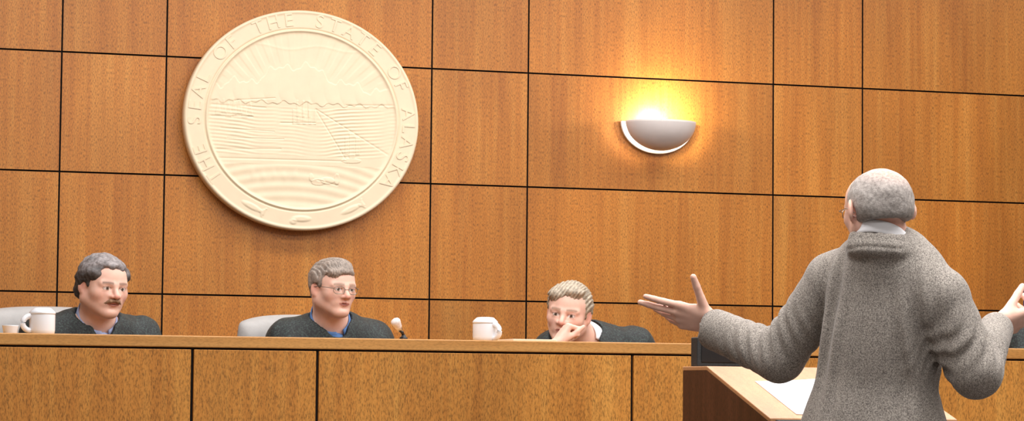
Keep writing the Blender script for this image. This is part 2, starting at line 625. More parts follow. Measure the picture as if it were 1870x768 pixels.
def hand_prims(s, wrist, fdir, normal, thumb_side, curls, thumb=(0.5, 0.2, 0.75), spread=1.0, sz=1.0, tb=(0, 0), tw=None):
    """fdir along the fingers, normal out of the palm, thumb_side across towards the thumb"""
    y = unit(fdir); n = unit(np.array(normal) - y * (np.array(normal) @ y)); x = unit(np.cross(y, n))
    if x @ np.array(thumb_side) < 0: x = -x
    w = np.array(wrist, float)
    W = lambda a, b, c: w + (x * a + y * b + n * c) * sz
    kn = [(.031, .092, 0), (.010, .096, -.002), (-.011, .090, -.001), (-.030, .080, .002)]
    seg = [(.043, .026, .022), (.048, .030, .023), (.044, .028, .023), (.034, .021, .020)]
    rad = [.0095, .0098, .0092, .0082]
    for (a, b, c) in kn:
        s.cone(W(a * .55, .012, .002), W(a, b, c), .0155 * sz, .0112 * sz, .012)
    s.cone(W(.018, .022, .008), W(.024, .050, .008), .015 * sz, .012 * sz, .012)
    s.cone(W(-.020, .02, .006), W(-.024, .055, .005), .013 * sz, .011 * sz, .012)
    for i, ((a, b, c), L, r) in enumerate(zip(kn, seg, rad)):
        p = W(a, b, c); ang = 0
        cu = curls[i] if not isinstance(curls[i], (int, float)) else (curls[i],) * 3
        sd = x * (a * 2.2 * spread)
        for j in range(3):
            ang += cu[j]
            d = unit(y * math.cos(ang) + n * math.sin(ang) + sd)
            q = p + d * L[j] * sz
            s.cone(p, q, r * (1, .93, .86)[j] * sz, r * (.94, .87, .74)[j] * sz, .004 if j == 0 else .002)
            p = q
    p = W(.020, .022, .006)
    td = unit(x * thumb[0] + y * thumb[1] + n * thumb[2]) if tw is None else unit(np.array(tw) - p)
    for j, (L, ra, rb) in enumerate(((.046, .0150, .0118), (.034, .0112, .0102), (.029, .0104, .0082))):
        q = p + td * L * sz
        s.cone(p, q, ra * sz, rb * sz, .010 if j == 0 else .002)
        p = q
        if j < 2: td = unit(td + y * tb[j])
    return s


def band_collar(name, mat, parent, c, R, r0, r1, h, gap, drop, tilt=0.0, flare=0.006, thick=0.004, n=64, back=0.0, front_y=1.0):
    """a shirt collar: a standing ring round the neck that falls towards the open front"""
    bm = bmesh.new()
    rows = []
    for i in range(n + 1):
        a = gap + (2 * PI - 2 * gap) * i / n          # 0 = front
        f = (1 + math.cos(a)) / 2                     # 1 front .. 0 back
        zt = h * (1 - 0.15 * f) - drop * f + back * (1 - f)
        zb = -drop * f * 1.35 - 0.004 + back * (1 - f)
        row = []
        for t in range(5):
            u = t / 4
            rr = (r1 * (1 - u) + r0 * u) + flare * (1 - u)
            z = zb * (1 - u) + zt * u
            p = np.array([rr * math.sin(a), rr * math.cos(a) * (front_y if math.cos(a) > 0 else 1) + tilt * f, z])
            row.append(bm.verts.new(Vector(np.array(c) + R @ p)))
        rows.append(row)
    for a, b in zip(rows, rows[1:]):
        for k in range(4): bm.faces.new((a[k], b[k], b[k + 1], a[k + 1]))
    return from_bm(name, bm, mat, parent, smooth=True, solid=thick)


# ================================================================== THE ROOM
YW = 10.5
cols_x = [-2.15, -1.0751, -0.0037 - 0.0, 0.4017, 1.4732, 1.8786, 2.9501, 3.3555, 4.4270, 4.8324, 5.9039, 6.3093, 7.38]
rows_z = [0.226, 0.688, 1.150, 1.612, 2.0734, 2.535, 2.9966, 3.458]
X0, X1, ZC = -2.6, 7.9, 3.62


def panel_wall(name, mat, gap, y, xs, zs, x0, x1, z0, z1, w=0.0034, depth=0.012):
    ex = lambda g_: [g_ - w, g_ - w + 0.0012, g_ + w - 0.0012, g_ + w]
    X = [x0]; inx = []
    for q in xs: X += ex(q)
    X.append(x1)
    Z = [z0]
    for q in zs: Z += ex(q)
    Z.append(z1)
    deepx = {1 + 4 * i + k for i in range(len(xs)) for k in (1, 2)}
    deepz = {1 + 4 * i + k for i in range(len(zs)) for k in (1, 2)}
    bm = bmesh.new()
    gr = [[bm.verts.new((a, y + (depth if (i in deepx or j in deepz) else 0), b)) for j, b in enumerate(Z)] for i, a in enumerate(X)]
    pid = bm.faces.layers.float.new('panel_id')
    for i in range(len(X) - 1):
        for j in range(len(Z) - 1):
            f = bm.faces.new((gr[i][j], gr[i + 1][j], gr[i + 1][j + 1], gr[i][j + 1]))
            panel = (i % 4 == 0) and (j % 4 == 0)
            f.material_index = 0 if panel else 1
            f[pid] = (i // 4) * 1.37 + (j // 4) * 2.11
    # give the wall its thickness
    b = [bm.verts.new(p) for p in ((x0, y + 0.15, z0), (x1, y + 0.15, z0), (x1, y + 0.15, z1), (x0, y + 0.15, z1))]
    bm.faces.new(b)
    bm.faces.new([gr[0][0], *[r[0] for r in gr[1:]], b[1], b[0]])
    bm.faces.new([*[r[-1] for r in gr[::-1]], b[3], b[2]])
    bm.faces.new([*gr[0][::-1], b[0], b[3]])
    bm.faces.new([*gr[-1], b[2], b[1]])
    me = bpy.data.meshes.new(name)
    bm.to_mesh(me); bm.free()
    me.materials.append(mat); me.materials.append(gap)
    o = link(name, me, None, smooth=False)
    o['kind'] = 'structure'
    return o


panel_wall('wall_front', M_WALL, M_GAP, YW, cols_x, rows_z, X0, X1, 0.0, ZC)
o = box('floor', M_CARPET, X0, X1, -3, YW + .15, -0.1, 0.0, bevel=0); o['kind'] = 'structure'
o = box('ceiling', M_CEIL, X0, X1, -3, YW + .15, ZC, ZC + 0.1, bevel=0); o['kind'] = 'structure'
o = box('wall_left', M_PLASTER, X0 - .1, X0, -3, YW + .15, 0, ZC, bevel=0); o['kind'] = 'structure'
o = box('wall_right', M_PLASTER, X1, X1 + .1, -3, YW + .15, 0, ZC, bevel=0); o['kind'] = 'structure'
DAIS = 0.30
YB = 8.0414
o = box('floor_dais', M_CARPET, X0, X1, YB + 0.06, YW, 0.0, DAIS, bevel=0); o['kind'] = 'structure'

# ------------------------------------------------------------------ the bench
ZT, ZB = 1.25 + 0.1557, 1.25 + 0.1208
bench = empty('judges_bench', (2.9, YB, 0), 'long wooden judges bench with flat front panels and a lighter ledge along its top', 'bench')
BX0, BX1 = -0.35, 6.05
box('carcass', M_GAP, BX0 + .01, BX1 - .01, YB + 0.012, YB + 0.05, 0.0, ZT - 0.02, bench, bevel=0)
bj = [BX0, 0.1463, 0.5268, 1.5326, 1.9131, 2.9189, 3.2994, 4.3052, 4.6857, BX1]
for i, (a, b) in enumerate(zip(bj, bj[1:])):
    bm = bmesh.new(); bm_box(bm, a + .0045, b - .0045, YB, YB + .018, 0.09, ZB - 0.0058)
    p = from_bm('front_panel', bm, M_BENCH, bench, bevel=0.0012, seg=1)
box('plinth', M_LECT, BX0, BX1, YB + 0.02, YB + 0.07, 0.0, 0.085, bench, bevel=0.002)
box('ledge', M_LEDGE, BX0, BX1, YB - 0.001, YB + 0.27, ZB, ZT, bench, bevel=0.0035, seg=3)
box('inner_panel', M_BENCH, BX0, BX1, YB + 0.23, YB + 0.25, DAIS, ZB, bench, bevel=0.001)
box('desktop', M_LEDGE, BX0, BX1, YB + 0.25, YB + 0.82, DAIS + .72, DAIS + .755, bench, bevel=0.003)
for x in (BX0, 1.72, 3.11, 4.5, BX1 - .03):
    box('desk_support', M_BENCH, x, x + .03, YB + 0.25, YB + 0.78, DAIS, DAIS + .72, bench, bevel=0.001)

# ------------------------------------------------------------------ the carved seal
sc_ = on_y(550, 219.5, YW - 0.05)
sw = (on_y(765, 219.5, YW - 0.05)[0] - on_y(335, 219.5, YW - .05)[0]) / 2
sh = (on_y(550, 20, YW - 0.05)[2] - on_y(550, 419.5, YW - .05)[2]) / 2
SX, SZ, SA, SB = sc_[0] + 0.004, sc_[2], sw - 0.004, sh


def seg_d(u, v, a, b):
    ax, ay = a; bx, by = b
    dx, dy = bx - ax, by - ay
    t = np.clip(((u - ax) * dx + (v - ay) * dy) / (dx * dx + dy * dy), 0, 1)
    return np.hypot(u - ax - t * dx, v - ay - t * dy)


def seal_h(u, v):
    r = np.hypot(u, v)
    rs = np.random.RandomState(5)
    h = np.zeros_like(u)
    inside = 1 / (1 + np.exp((r - 0.80) * 160))
    px = lambda x, y: ((x - 420) / 375, (385 - y) / 351)
    rel = np.zeros_like(u)
    # mountain range
    ridge = 0.30 + 0.20 * np.exp(-((u + .05) / .33) ** 2) + .03 * np.sin(u * 19) + .022 * np.sin(u * 41 + 1) + .012 * np.sin(u * 83)
    low = 0.15 + .012 * np.sin(u * 30) + .01 * np.sin(u * 67)
    m = (v < ridge) & (v > low)
    rel += m * (0.0022 + .0022 * np.abs(np.sin(u * 24 + v * 14 + 2 * np.sin(v * 9))) * np.clip((ridge - v) * 6, 0, 1))
    # rays over the range
    ang = np.arctan2(v + .1, u + .05)
    rays = np.clip(np.cos(ang * 46) * 3, -1, 1) * (v > ridge + .03) * np.clip((v - ridge) * 8, 0, 1)
    rel += 0.0008 * rays
    rel += 0.0010 * np.exp(-((v - .66 - .02 * np.sin(u * 12)) / .012) ** 2) * (np.abs(u) < .5)
    # lines: horizon, shore, rails, furrows
    lines = [(px(560, 332), px(722, 326), .006), (px(462, 352), px(560, 505), .006), (px(462, 348), px(700, 488), .006),
             (px(150, 487), px(350, 480), .008), (px(150, 515), px(560, 512), .006), (px(350, 396), px(460, 392), .006),
             (px(130, 345), px(300, 350), .007), (px(130, 383), px(260, 380), .007), (px(200, 330), px(330, 318), .005),
             (px(470, 575), px(535, 590), .007), (px(160, 420), px(330, 425), .004), (px(180, 450), px(360, 448), .004)]
    for a, b, w in lines:
        rel -= 0.0028 * np.exp(-(seg_d(u, v, a, b) / w) ** 2)
    # smelter building
    bx, by = px(425, 375)
    bl = (np.abs(u - bx) < .10) & (np.abs(v - by) < .065)
    rel += bl * (.0022 + .001 * np.sign(np.sin(u * 130)))
    for k in range(3):
        cx = bx - .06 + k * .05
        rel += .0022 * ((np.abs(u - cx) < .009) & (v > by) & (v < by + .15))
    # ship with sails
    for k, (x, w) in enumerate(((563, .016), (580, .024), (598, .018))):
        c0 = px(x, 462)
        rel += .003 * (np.abs(u - c0[0]) < w) * (np.abs(v - c0[1]) < .11 - .03 * abs(k - 1))
    c0 = px(578, 510)
    rel += .003 * (((u - c0[0]) / .085) ** 2 + ((v - c0[1]) / .022) ** 2 < 1)
    # conifers at the left
    for k in range(7):
        cx = -.72 + k * .045; cy = .02 + .02 * math.sin(k * 2.1)
        hh = .13
        rel += .0022 * ((v > cy) & (v < cy + hh) & (np.abs(u - cx) < .022 * (1 - (v - cy) / hh) + .004))
    # ploughed field in the foreground, bending rows
    fld = (v < px(0, 530)[1])
    rel += fld * .0014 * np.sin(70 * (v + .28 * (u + .1) ** 2))
    for k in range(5):                                                 # shocks of grain
        c0 = (-.42 + .09 * k, -.50 - .02 * (k % 2))
        rel += .0026 * np.exp(-(((u - c0[0]) / .022) ** 2 + ((v - c0[1]) / .045) ** 2))
    for c0, rr in (((.14, -.56), (.06, .03)), ((.22, -.545), (.06, .03)), ((.30, -.53), (.022, .05)), ((.08, -.52), (.018, .035))):
        rel += .003 * (((u - c0[0]) / rr[0]) ** 2 + ((v - c0[1]) / rr[1]) ** 2 < 1)
    for k in range(10):                                                # water
        rel += .0006 * np.sin(v * 190 + 3 * np.sin(u * (5 + k)) + k) / 10 * ((v < .12) & (v > -.33)) * 4
    h += inside * (rel * .55 - .003)
    # ring bead
    h += .004 * np.exp(-((r - .815) / .010) ** 2) - .0035 * np.exp(-((r - .833) / .007) ** 2)
    h += .0025 * np.exp(-((r - .985) / .012) ** 2)
    # fish and seal figures low on the rim
    for a_, kind in ((-118, 0), (-62, 0), (-90, 1)):
        a = math.radians(a_)
        cu, cv = .905 * math.cos(a), .905 * math.sin(a)
        tu = (u - cu) * -math.sin(a) + (v - cv) * math.cos(a)
        tr = (u - cu) * math.cos(a) + (v - cv) * math.sin(a)
        if kind == 0:
            e = (tu / .09) ** 2 + (tr / .026) ** 2
            tl = (np.abs(tu - .10) < .022) & (np.abs(tr) < .008 + np.abs(tu - .085) * 1.1)
            h += .003 * np.clip(1.3 - e, 0, 1) + .002 * tl
        else:
            h += .0032 * np.clip(1.3 - ((tu / .08) ** 2 + ((tr + .006) / .028) ** 2), 0, 1)
            h += .0030 * np.clip(1.3 - (((tu + .07) / .028) ** 2 + ((tr - .022) / .026) ** 2), 0, 1)
    return h


def build_seal():
    t0 = empty('wall_seal', (SX, YW, SZ), 'large round pale gold carved state seal mounted high on the wood wall', 'seal')
    NR, NA = 240, 720
    rr = np.linspace(0.004, 1.0, NR)
    aa = np.arange(NA) * 2 * PI / NA
    A, Rr = np.meshgrid(aa, rr)
    u = Rr * np.cos(A); v = Rr * np.sin(A)
    hgt = seal_h(u, v)
    hgt[-1] -= .002
    yf = YW - 0.062
    vx = np.stack([SX + u * SA, yf - hgt, SZ + v * SB], -1).reshape(-1, 3)
    idx = np.arange(NR * NA).reshape(NR, NA)
    a = idx[:-1]; b = idx[1:]
    f = np.stack([a, b, np.roll(b, -1, 1), np.roll(a, -1, 1)], -1).reshape(-1, 4)
    verts = vx.tolist(); faces = f.tolist()
    faces.append(list(range(NA))[::-1])
    base = len(verts); last = idx[-1].tolist()
    prof = [(1.004, YW - .058), (1.004, YW - .012), (0.985, YW - .008)]
    for s_, y_ in prof:
        verts += [[SX + math.cos(q) * SA * s_, y_, SZ + math.sin(q) * SB * s_] for q in aa]
    prev = last
    for k in range(3):
        cur = list(range(base + k * NA, base + (k + 1) * NA))
        faces += [[prev[i], cur[i], cur[(i + 1) % NA], prev[(i + 1) % NA]] for i in range(NA)]
        prev = cur
    faces.append(prev)
    me = bpy.data.meshes.new('relief_disc')
    me.from_pydata(verts, [], faces); me.update()
    bm = bmesh.new(); bm.from_mesh(me); bmesh.ops.recalc_face_normals(bm, faces=bm.faces); bm.to_mesh(me); bm.free()
    me.materials.append(M_SEAL)
    link('relief_disc', me, None, t0, smooth=True)
    # mounting block between disc and wall
    bm = bmesh.new()
    bm_lathe(bm, [(SA * .55, YW - .02), (SA * .55, YW - .001)], (0, 0, 0), 48, Matrix(((1, 0, 0), (0, 0, 1), (0, SB / SA, 0))))
    for q in bm.verts: q.co.x += SX; q.co.z += SZ
    bmesh.ops.recalc_face_normals(bm, faces=bm.faces)
    from_bm('mounting_block', bm, M_SEALEDGE, t0)
    # raised lettering round the rim
    txt = 'THE SEAL OF THE STATE OF ALASKA'
    a0, a1 = math.radians(216), math.radians(-36)
    dg = bpy.context.evaluated_depsgraph_get()
    for i, ch in enumerate(txt):
        if ch == ' ': continue
        a = a0 + (a1 - a0) * i / (len(txt) - 1)
        cu = bpy.data.curves.new('t', 'FONT'); cu.body = ch; cu.size = 0.075; cu.extrude = 0.0016
        cu.align_x = 'CENTER'; cu.align_y = 'CENTER'
        to = bpy.data.objects.new('t', cu); COL.objects.link(to)
        dg.update()
        m2 = bpy.data.meshes.new_from_object(to.evaluated_get(dg))
        rot = a - PI / 2
        cx, cz = .912 * math.cos(a) * SA, .912 * math.sin(a) * SB
        for q in m2.vertices:
            x, y, z = q.co
            X = x * math.cos(rot) - y * math.sin(rot); Z = x * math.sin(rot) + y * math.cos(rot)
            q.co = (SX + cx + X, yf - .001 - z, SZ + cz + Z)
        out = bmesh.new(); out.from_mesh(m2)
        bmesh.ops.recalc_face_normals(out, faces=out.faces)
        from_bm('raised_letter', out, M_SEAL, t0)
        bpy.data.objects.remove(to); bpy.data.curves.remove(cu); bpy.data.meshes.remove(m2)


build_seal()

# ------------------------------------------------------------------ wall sconce
s0 = on_y(1201, 224, YW)
SCX, SCZ, SR = s0[0] - 0.004, s0[2], 0.160
sconce = empty('wall_sconce', (SCX, YW, SCZ), 'lit half-bowl white sconce throwing warm light up the wood wall', 'wall lamp')


def half_bowl(r, dep, z_r, n=40, m=22, y_off=0.0):
    vs = []
    for j in range(m + 1):
        ph = (PI / 2) * j / m
        cr = math.cos(ph)
        vs.append([(SCX + r * cr * math.cos(PI * i / n), YW - y_off - dep * cr * math.sin(PI * i / n), SCZ - z_r * math.sin(ph)) for i in range(n + 1)])
    return vs


bm = bmesh.new()
grid = [[bm.verts.new(p) for p in row] for row in half_bowl(SR - .012, .115, .116, y_off=.040)]
for a, b in zip(grid, grid[1:]):
    for i in range(len(a) - 1):
        bm.faces.new((a[i], a[i + 1], b[i + 1], b[i]))
bmesh.ops.remove_doubles(bm, verts=bm.verts, dist=1e-5)
bmesh.ops.recalc_face_normals(bm, faces=bm.faces)
bowl = from_bm('bowl', bm, M_BOWL, sconce, smooth=True, solid=0.005)
bm = bmesh.new()
pl = [(SR * math.cos(-PI * i / 40), .130 * math.sin(-PI * i / 40)) for i in range(41)]
f_ = [bm.verts.new((SCX + x, YW - .016, SCZ + z)) for x, z in pl]
k_ = [bm.verts.new((SCX + x * 1.0, YW - .001, SCZ + z * 1.0)) for x, z in pl]
bm.faces.new(f_); bm.faces.new(k_[::-1])
for i in range(len(pl)):
    j = (i + 1) % len(pl)
    bm.faces.new((f_[i], k_[i], k_[j], f_[j]))
bmesh.ops.recalc_face_normals(bm, faces=bm.faces)
from_bm('back_flange', bm, M_FLANGE, sconce, bevel=.004, seg=3)
t = NT('bulb_glow'); t.color(lin(255, 240, 210))
t.b.inputs['Emission Color'].default_value = lin(255, 214, 140); t.b.inputs['Emission Strength'].default_value = 26
bulb = lathe('bulb', t.m, [(.004, -.045), (.011, -.04), (.020, -.022), (.024, 0), (.019, .018), (.008, .027), (.002, .029)],
             (SCX, YW - .075, SCZ - .018), sconce, 24)
lathe('bulb_holder', M_CERAMIC, [(.016, -.03), (.016, .0)], (SCX, YW - .075, SCZ - .060), sconce, 24)

# ------------------------------------------------------------------ things on the ledge
YL = YB + 0.10


def mug(px, handle, label, h=.072, r=.040, sx=1):
    p = on_y(px, 600, YL + .02)
    x, y = p[0], p[1]
    root = empty('mug', (x, y, ZT), label, 'mug', 'white lidded mugs on the bench ledge')
    lathe('mug_body', M_CERAMIC, [(r * .88, 0), (r * .96, .003), (r, .012), (r, h * .72), (r * .985, h * .76)], (x, y, ZT), root, 40)
    lathe('mug_lid', M_CERAMIC, [(r * 1.02, 0), (r * 1.03, .004), (r * .97, .008), (r * .72, .017), (r * .62, .019), (r * .3, .020)],
          (x, y, ZT + h * .755), root, 40)
    pts = []
    for i in range(13):
        a = -PI / 2 + PI * i / 12
        pts.append((x + handle[0] * (r * .90 + .026 * math.cos(a)), y + handle[1] * (r * .90 + .026 * math.cos(a)), ZT + h * .40 + .022 * math.sin(a)))
    tube('handle', M_CERAMIC, pts, .0085, root)
    return root


mug(77, (-.98, -.2), 'large white lidded mug in front of the leftmost robed judge', h=.078, r=.038)
mug(886, (.5, -.86), 'white lidded mug standing alone on the bare middle stretch of ledge', h=.072, r=.039)
p = on_y(19, 600, YL)
cup = empty('small_cup', (p[0], p[1], ZT), 'small low white cup at the far left end of the ledge', 'cup')
lathe('cup_body', M_CERAMIC, [(.019, 0), (.020, .002), (.024, .022), (.0245, .024), (.0225, .024), (.018, .005)], (p[0], p[1], ZT), cup, 32)
p0 = on_y(920, 610, YL + .06); p1 = on_y(998, 610, YL + .06)
bm = bmesh.new(); bm_box(bm, p0[0], p1[0], YL - .04, YL + .13, ZT, ZT + .0065)
tag(from_bm('paper_stack', bm, M_BOOKP, None, bevel=.001), 'thin flat stack of cream papers on the ledge right of the middle mug', 'papers')

# microphone
mb = on_y(737, 613, YL + .05)
mic = empty('microphone', (mb[0], mb[1], ZT), 'short desk microphone with a pale foam tip beside the bespectacled judge', 'microphone')
lathe('mic_base', M_BLACKP, [(.013, 0), (.013, .006), (.008, .010), (.006, .016)], (mb[0], mb[1], ZT), mic, 24)
a = np.array([mb[0], mb[1], ZT + .012]); b = on_y(731, 603, YL + .045); c = on_y(722, 586, YL + .03)
tube('mic_neck', M_BLACKP, [a, (a + b) / 2 + np.array([.001, 0, .002]), b], .0048, mic)
tube('mic_stem', M_CHROME, [b, b * .5 + c * .5], [.008, .010], mic)
dirv = c - b
tube('foam_tip', M_FOAM, [b + dirv * q for q in (.25, .4, .6, .8, .95, 1.08, 1.16, 1.2)], [.009, .0115, .0128, .0145, .0155, .0135, .009, .003], mic, 20)

# ------------------------------------------------------------------ chairs
def rounded_slab(name, mat, w, h, d, parent, M, curve=0.05, crown=0.02, corner=0.045):
    """upholstered pad: x across, z up, y thickness; M places it"""
    bm = bmesh.new()
    NX, NZ = 22, 22
    def pt(i, j, side):
        u = -1 + 2 * i / NX; v = -1 + 2 * j / NZ
        # squircle mapping keeps corners round
        x = u * (1 - corner * 1.3 * v ** 4 * abs(u)) * w / 2
        z = v * (1 - corner * 1.1 * u ** 4 * abs(v)) * h / 2
        if v > 0: z += crown * (1 - u * u) * v
        e = max(abs(u), abs(v))
        th = d / 2 * (1 - max(0, (e - .8) / .2) ** 2.2 * .85)
        y = -curve * (u * u) + side * th
        return M @ Vector((x, y, z))
    G = {s_: [[bm.verts.new(pt(i, j, s_)) for j in range(NZ + 1)] for i in range(NX + 1)] for s_ in (-1, 1)}
    for s_ in (-1, 1):
        for i in range(NX):
            for j in range(NZ):
                q = (G[s_][i][j], G[s_][i + 1][j], G[s_][i + 1][j + 1], G[s_][i][j + 1])
                bm.faces.new(q if s_ < 0 else q[::-1])
    ring = [(i, 0) for i in range(NX)] + [(NX, j) for j in range(NZ)] + [(i, NZ) for i in range(NX, 0, -1)] + [(0, j) for j in range(NZ, 0, -1)]
    for k in range(len(ring)):
        a_, b_ = ring[k], ring[(k + 1) % len(ring)]
        bm.faces.new((G[-1][a_[0]][a_[1]], G[1][a_[0]][a_[1]], G[1][b_[0]][b_[1]], G[-1][b_[0]][b_[1]]))
    bmesh.ops.recalc_face_normals(bm, faces=bm.faces)
    return from_bm(name, bm, mat, parent, smooth=True, world=False, subd=1)


def make_chair(label, loc, rz, top=1.47, w=.50):
    """local: sitter faces -y"""
    r = empty('office_chair', loc, label, 'chair', None, rz)
    zs = .47
    bh = top - DAIS - zs - .02
    tilt = Matrix.Translation((0, .24, zs + .04 + bh / 2)) @ Matrix.Rotation(-.10, 4, 'X')
    rounded_slab('backrest', M_LEATHER, w, bh, .10, r, tilt, .03, .018)
    rounded_slab('seat', M_LEATHER, w, .50, .10, r, Matrix.Translation((0, 0, zs - .03)) @ Matrix.Rotation(PI / 2, 4, 'X'), 0, 0.01)
    def loc_box(name, m, *q, bev=.004):
        return box(name, m, *q, parent=r, bevel=bev, world=False)
    for s_ in (-1, 1):
        loc_box('armrest', M_BLACKP, s_ * .29 - .025, s_ * .29 + .025, -.16, .16, zs + .19, zs + .215, bev=.01)
        loc_box('arm_post', M_BLACKP, s_ * .29 - .012, s_ * .29 + .012, -.02, .03, zs - .06, zs + .19)
    loc_box('seat_plate', M_BLACKP, -.29, .29, -.06, .08, zs - .10, zs - .075)
    bm = bmesh.new(); bm_lathe(bm, [(.028, .10), (.028, zs - .10)], n=20)
    from_bm('column', bm, M_CHROME, r, world=False, smooth=False)
    for k in range(5):
        an = 2 * PI * k / 5 + .3
        bm = bmesh.new(); bm_box(bm, 0.0, .29, -.022, .022, .075, .105)
        for v_ in bm.verts:
            if v_.co.x > .1: v_.co.y *= .6; v_.co.z -= .012
        bmesh.ops.rotate(bm, verts=bm.verts, cent=(0, 0, 0), matrix=Matrix.Rotation(an, 3, 'Z'))
        from_bm('leg', bm, M_BLACKP, r, world=False, bevel=.004)
        bm = bmesh.new()
        bm_lathe(bm, [(.022, -.02), (.028, -.014), (.028, .014), (.022, .02)], n=18, M=Matrix.Rotation(PI / 2, 4, 'X'))
        bmesh.ops.translate(bm, verts=bm.verts, vec=(.275, 0, .0285))
        bm_lathe(bm, [(.006, .03), (.006, .075)], c=(.275, 0, 0), n=10)
        bmesh.ops.rotate(bm, verts=bm.verts, cent=(0, 0, 0), matrix=Matrix.Rotation(an, 3, 'Z'))
        from_bm('caster', bm, M_BLACKP, r, world=False)
    return r


for px_, label, top_, yy, rz in (
        (100, 'light grey leather chair behind the judge with the moustache', 1.492, 9.46, .04),
        (562, 'light grey leather chair behind the judge in glasses', 1.478, 9.42, .06),
        (1075, 'grey leather chair hidden behind the judge resting chin on hand', 1.30, 9.50, .0),
        (1908, 'light grey leather chair at the right edge past the speaker', 1.505, 9.42, -.05)):
    q = on_y(px_, 600, yy)
    make_chair(label, (q[0], yy - .24, DAIS), rz, top_, .56 if px_ == 100 else .50)

# ================================================================== PEOPLE
def vb(fwd): return rotm(fwd)


SKIN_A = (238, 195, 176)


def judge(pxh, pyh, yh, face_r, face_u, roll, shl, shr, neckb, collar_mat, hair_cb, label, cloth_label,
          skin=SKIN_A, full=0.5, brow=(96, 84, 76), tie=None, hand_pose=None, hsc=(1.03, 1.0, .95), hseed=1,
          mous=False, glasses=False, collar_open=.55, lean=0.0, robe_mat=None):
    """a robed judge sitting behind the bench; pixel places are turned into points at depth yh"""
    hc = on_y(pxh, pyh, yh)
    fwd = unit(-Fv * math.cos(face_r) + Rv * math.sin(face_r) + ZUP * face_u)
    H = Fr(hc, rotm(fwd, ZUP, roll), hsc)
    SL = on_y(*shl)      # on the image's left: the judge's right shoulder
    SR_ = on_y(*shr)
    NB = on_y(*neckb)
    seat_y = yh + .09
    xm = (SL[0] + SR_[0]) / 2
    hip = np.array([xm, seat_y, DAIS + .64])
    root = empty('person', (xm, seat_y, DAIS), label, 'person', None)
    s = SDF()
    head_prims(s, H, full)
    s.cone(H.w((0, -.025, -.045)), NB, .056, .060, .03)
    s.cone(NB, SL * .8 + NB * .2 - ZUP * .01, .045, .045, .03)
    s.cone(NB, SR_ * .8 + NB * .2 - ZUP * .01, .045, .045, .03)
    chest = (SL + SR_) / 2 - ZUP * .14
    BR = np.stack([unit(SR_ - SL), unit(np.cross(ZUP, unit(SR_ - SL))), ZUP], 1)
    s.ell(chest, (.15, .095, .2), BR, .05)
    s.cone(chest, hip, .11, .12, .05)
    hands = []
    desk = DAIS + .755
    arms = []
    for i, S_ in enumerate((SL, SR_)):
        side = -1 if i == 0 else 1
        if hand_pose and hand_pose['side'] == i:
            el = hand_pose['elbow']; wr = hand_pose['wrist']
        else:
            el = np.array([S_[0] + side * .05, S_[1] - .17, desk + .10])
            wr = np.array([S_[0] - side * .06, YB + .60, desk + .062])
        arms.append((S_, el, wr))
        s.cone(S_, el, .045, .036, .02)
        s.cone(el, wr, .035, .025, .012)
        if hand_pose and hand_pose['side'] == i:
            hand_prims(s, wr, *hand_pose['hand'])
        else:
            hand_prims(s, wr, (-side * .55, -.8, -.05), (0, -.15, -1), (-side, 0, 0), [(.15, .25, .2)] * 4, (.6, .6, .1))
    for sd in (-1, 1):
        kn = np.array([hip[0] + sd * .12, seat_y - .40, DAIS + .56])
        s.cone(hip + np.array([sd * .08, 0, -.02]), kn, .075, .055, .03)
        ft = np.array([kn[0], kn[1] + .02, DAIS + .09])
        s.cone(kn, ft, .05, .035, .02)
    me, vs = s.mesh('body', .0032)
    q = H.loc(vs)
    near = (np.abs(q) < .16).all(1)
    cols = np.tile(L3(*skin), (len(vs), 1))
    cols[near] = head_color(q[near], skin, brow)
    tint(me, cols)
    link('body', me, M_SKIN, root)
    # robe
    rb = SDF()
    rb.cone(NB - ZUP * .03 + np.array([0, .01, 0]), SL, .066, .072, .05)
    rb.cone(NB - ZUP * .03 + np.array([0, .01, 0]), SR_, .066, .072, .05)
    rb.ell(chest, (.19, .135, .24), BR, .06)
    rb.cone(chest, hip, .145, .145, .06)
    for S_, el, wr in arms:
        up = hand_pose and wr[2] > desk + .12
        rb.cone(S_, el, .074, .066, .03)
        e2 = el + (wr - el) * (.62 if up else .9)
        rb.cone(el, e2, .062, .056, .025)
        rb.cone(e2, e2 + (wr - el) * .2, .03, .03, .005, 's')
    for sd in (-1, 1):
        kn = np.array([hip[0] + sd * .12, seat_y - .40, DAIS + .56])
        rb.cone(hip + np.array([sd * .08, 0, -.03]), kn, .10, .085, .05)
        rb.cone(kn, np.array([kn[0], kn[1] - .01, DAIS + .16]), .09, .11, .05)
    # neck opening (V)
    fb = unit(np.cross(ZUP, unit(SR_ - SL))) * 1.0
    if fb[1] > 0: fb = -fb
    rb.cone(H.w((0, -.02, -.06)), NB + ZUP * .012, .070, .074, .006, 's')
    rb.cone(NB + fb * .020 + ZUP * .03, NB + fb * .060 - ZUP * .020, .060, .034, .008, 's')
    sd_ = hseed

    def folds(p, d):
        w = waves(p * np.array([1.0, 1.0, .35]), 95, sd_, 6)
        w2 = waves(p, 26, sd_ + 9, 5)
        return d + .0040 * w + .006 * w2
    rb.post.append(folds)
    me, vs = rb.mesh('robe', .0055)
    link('robe', me, robe_mat or M_ROBE, root)
    # collar and shirt front under the robe
    nd = H.w((0, -.02, -.06)) - NB
    CR = rotm(fb - nd * (fb @ nd) / (nd @ nd), unit(nd))
    band_collar('shirt_collar', collar_mat, root, NB + nd * .30 - ZUP * .004, CR, .0635, .0675, .040, .20, .046, flare=.007, front_y=1.10)
    sh_ = SDF()
    sh_.ell(NB + fb * .030 - ZUP * .085, (.050, .048, .06), np.stack([unit(np.cross(fb, ZUP)), fb, ZUP], 1), .01)
    me, vs = sh_.mesh('shirt_front', .005)
    link('shirt_front', me, collar_mat, root)
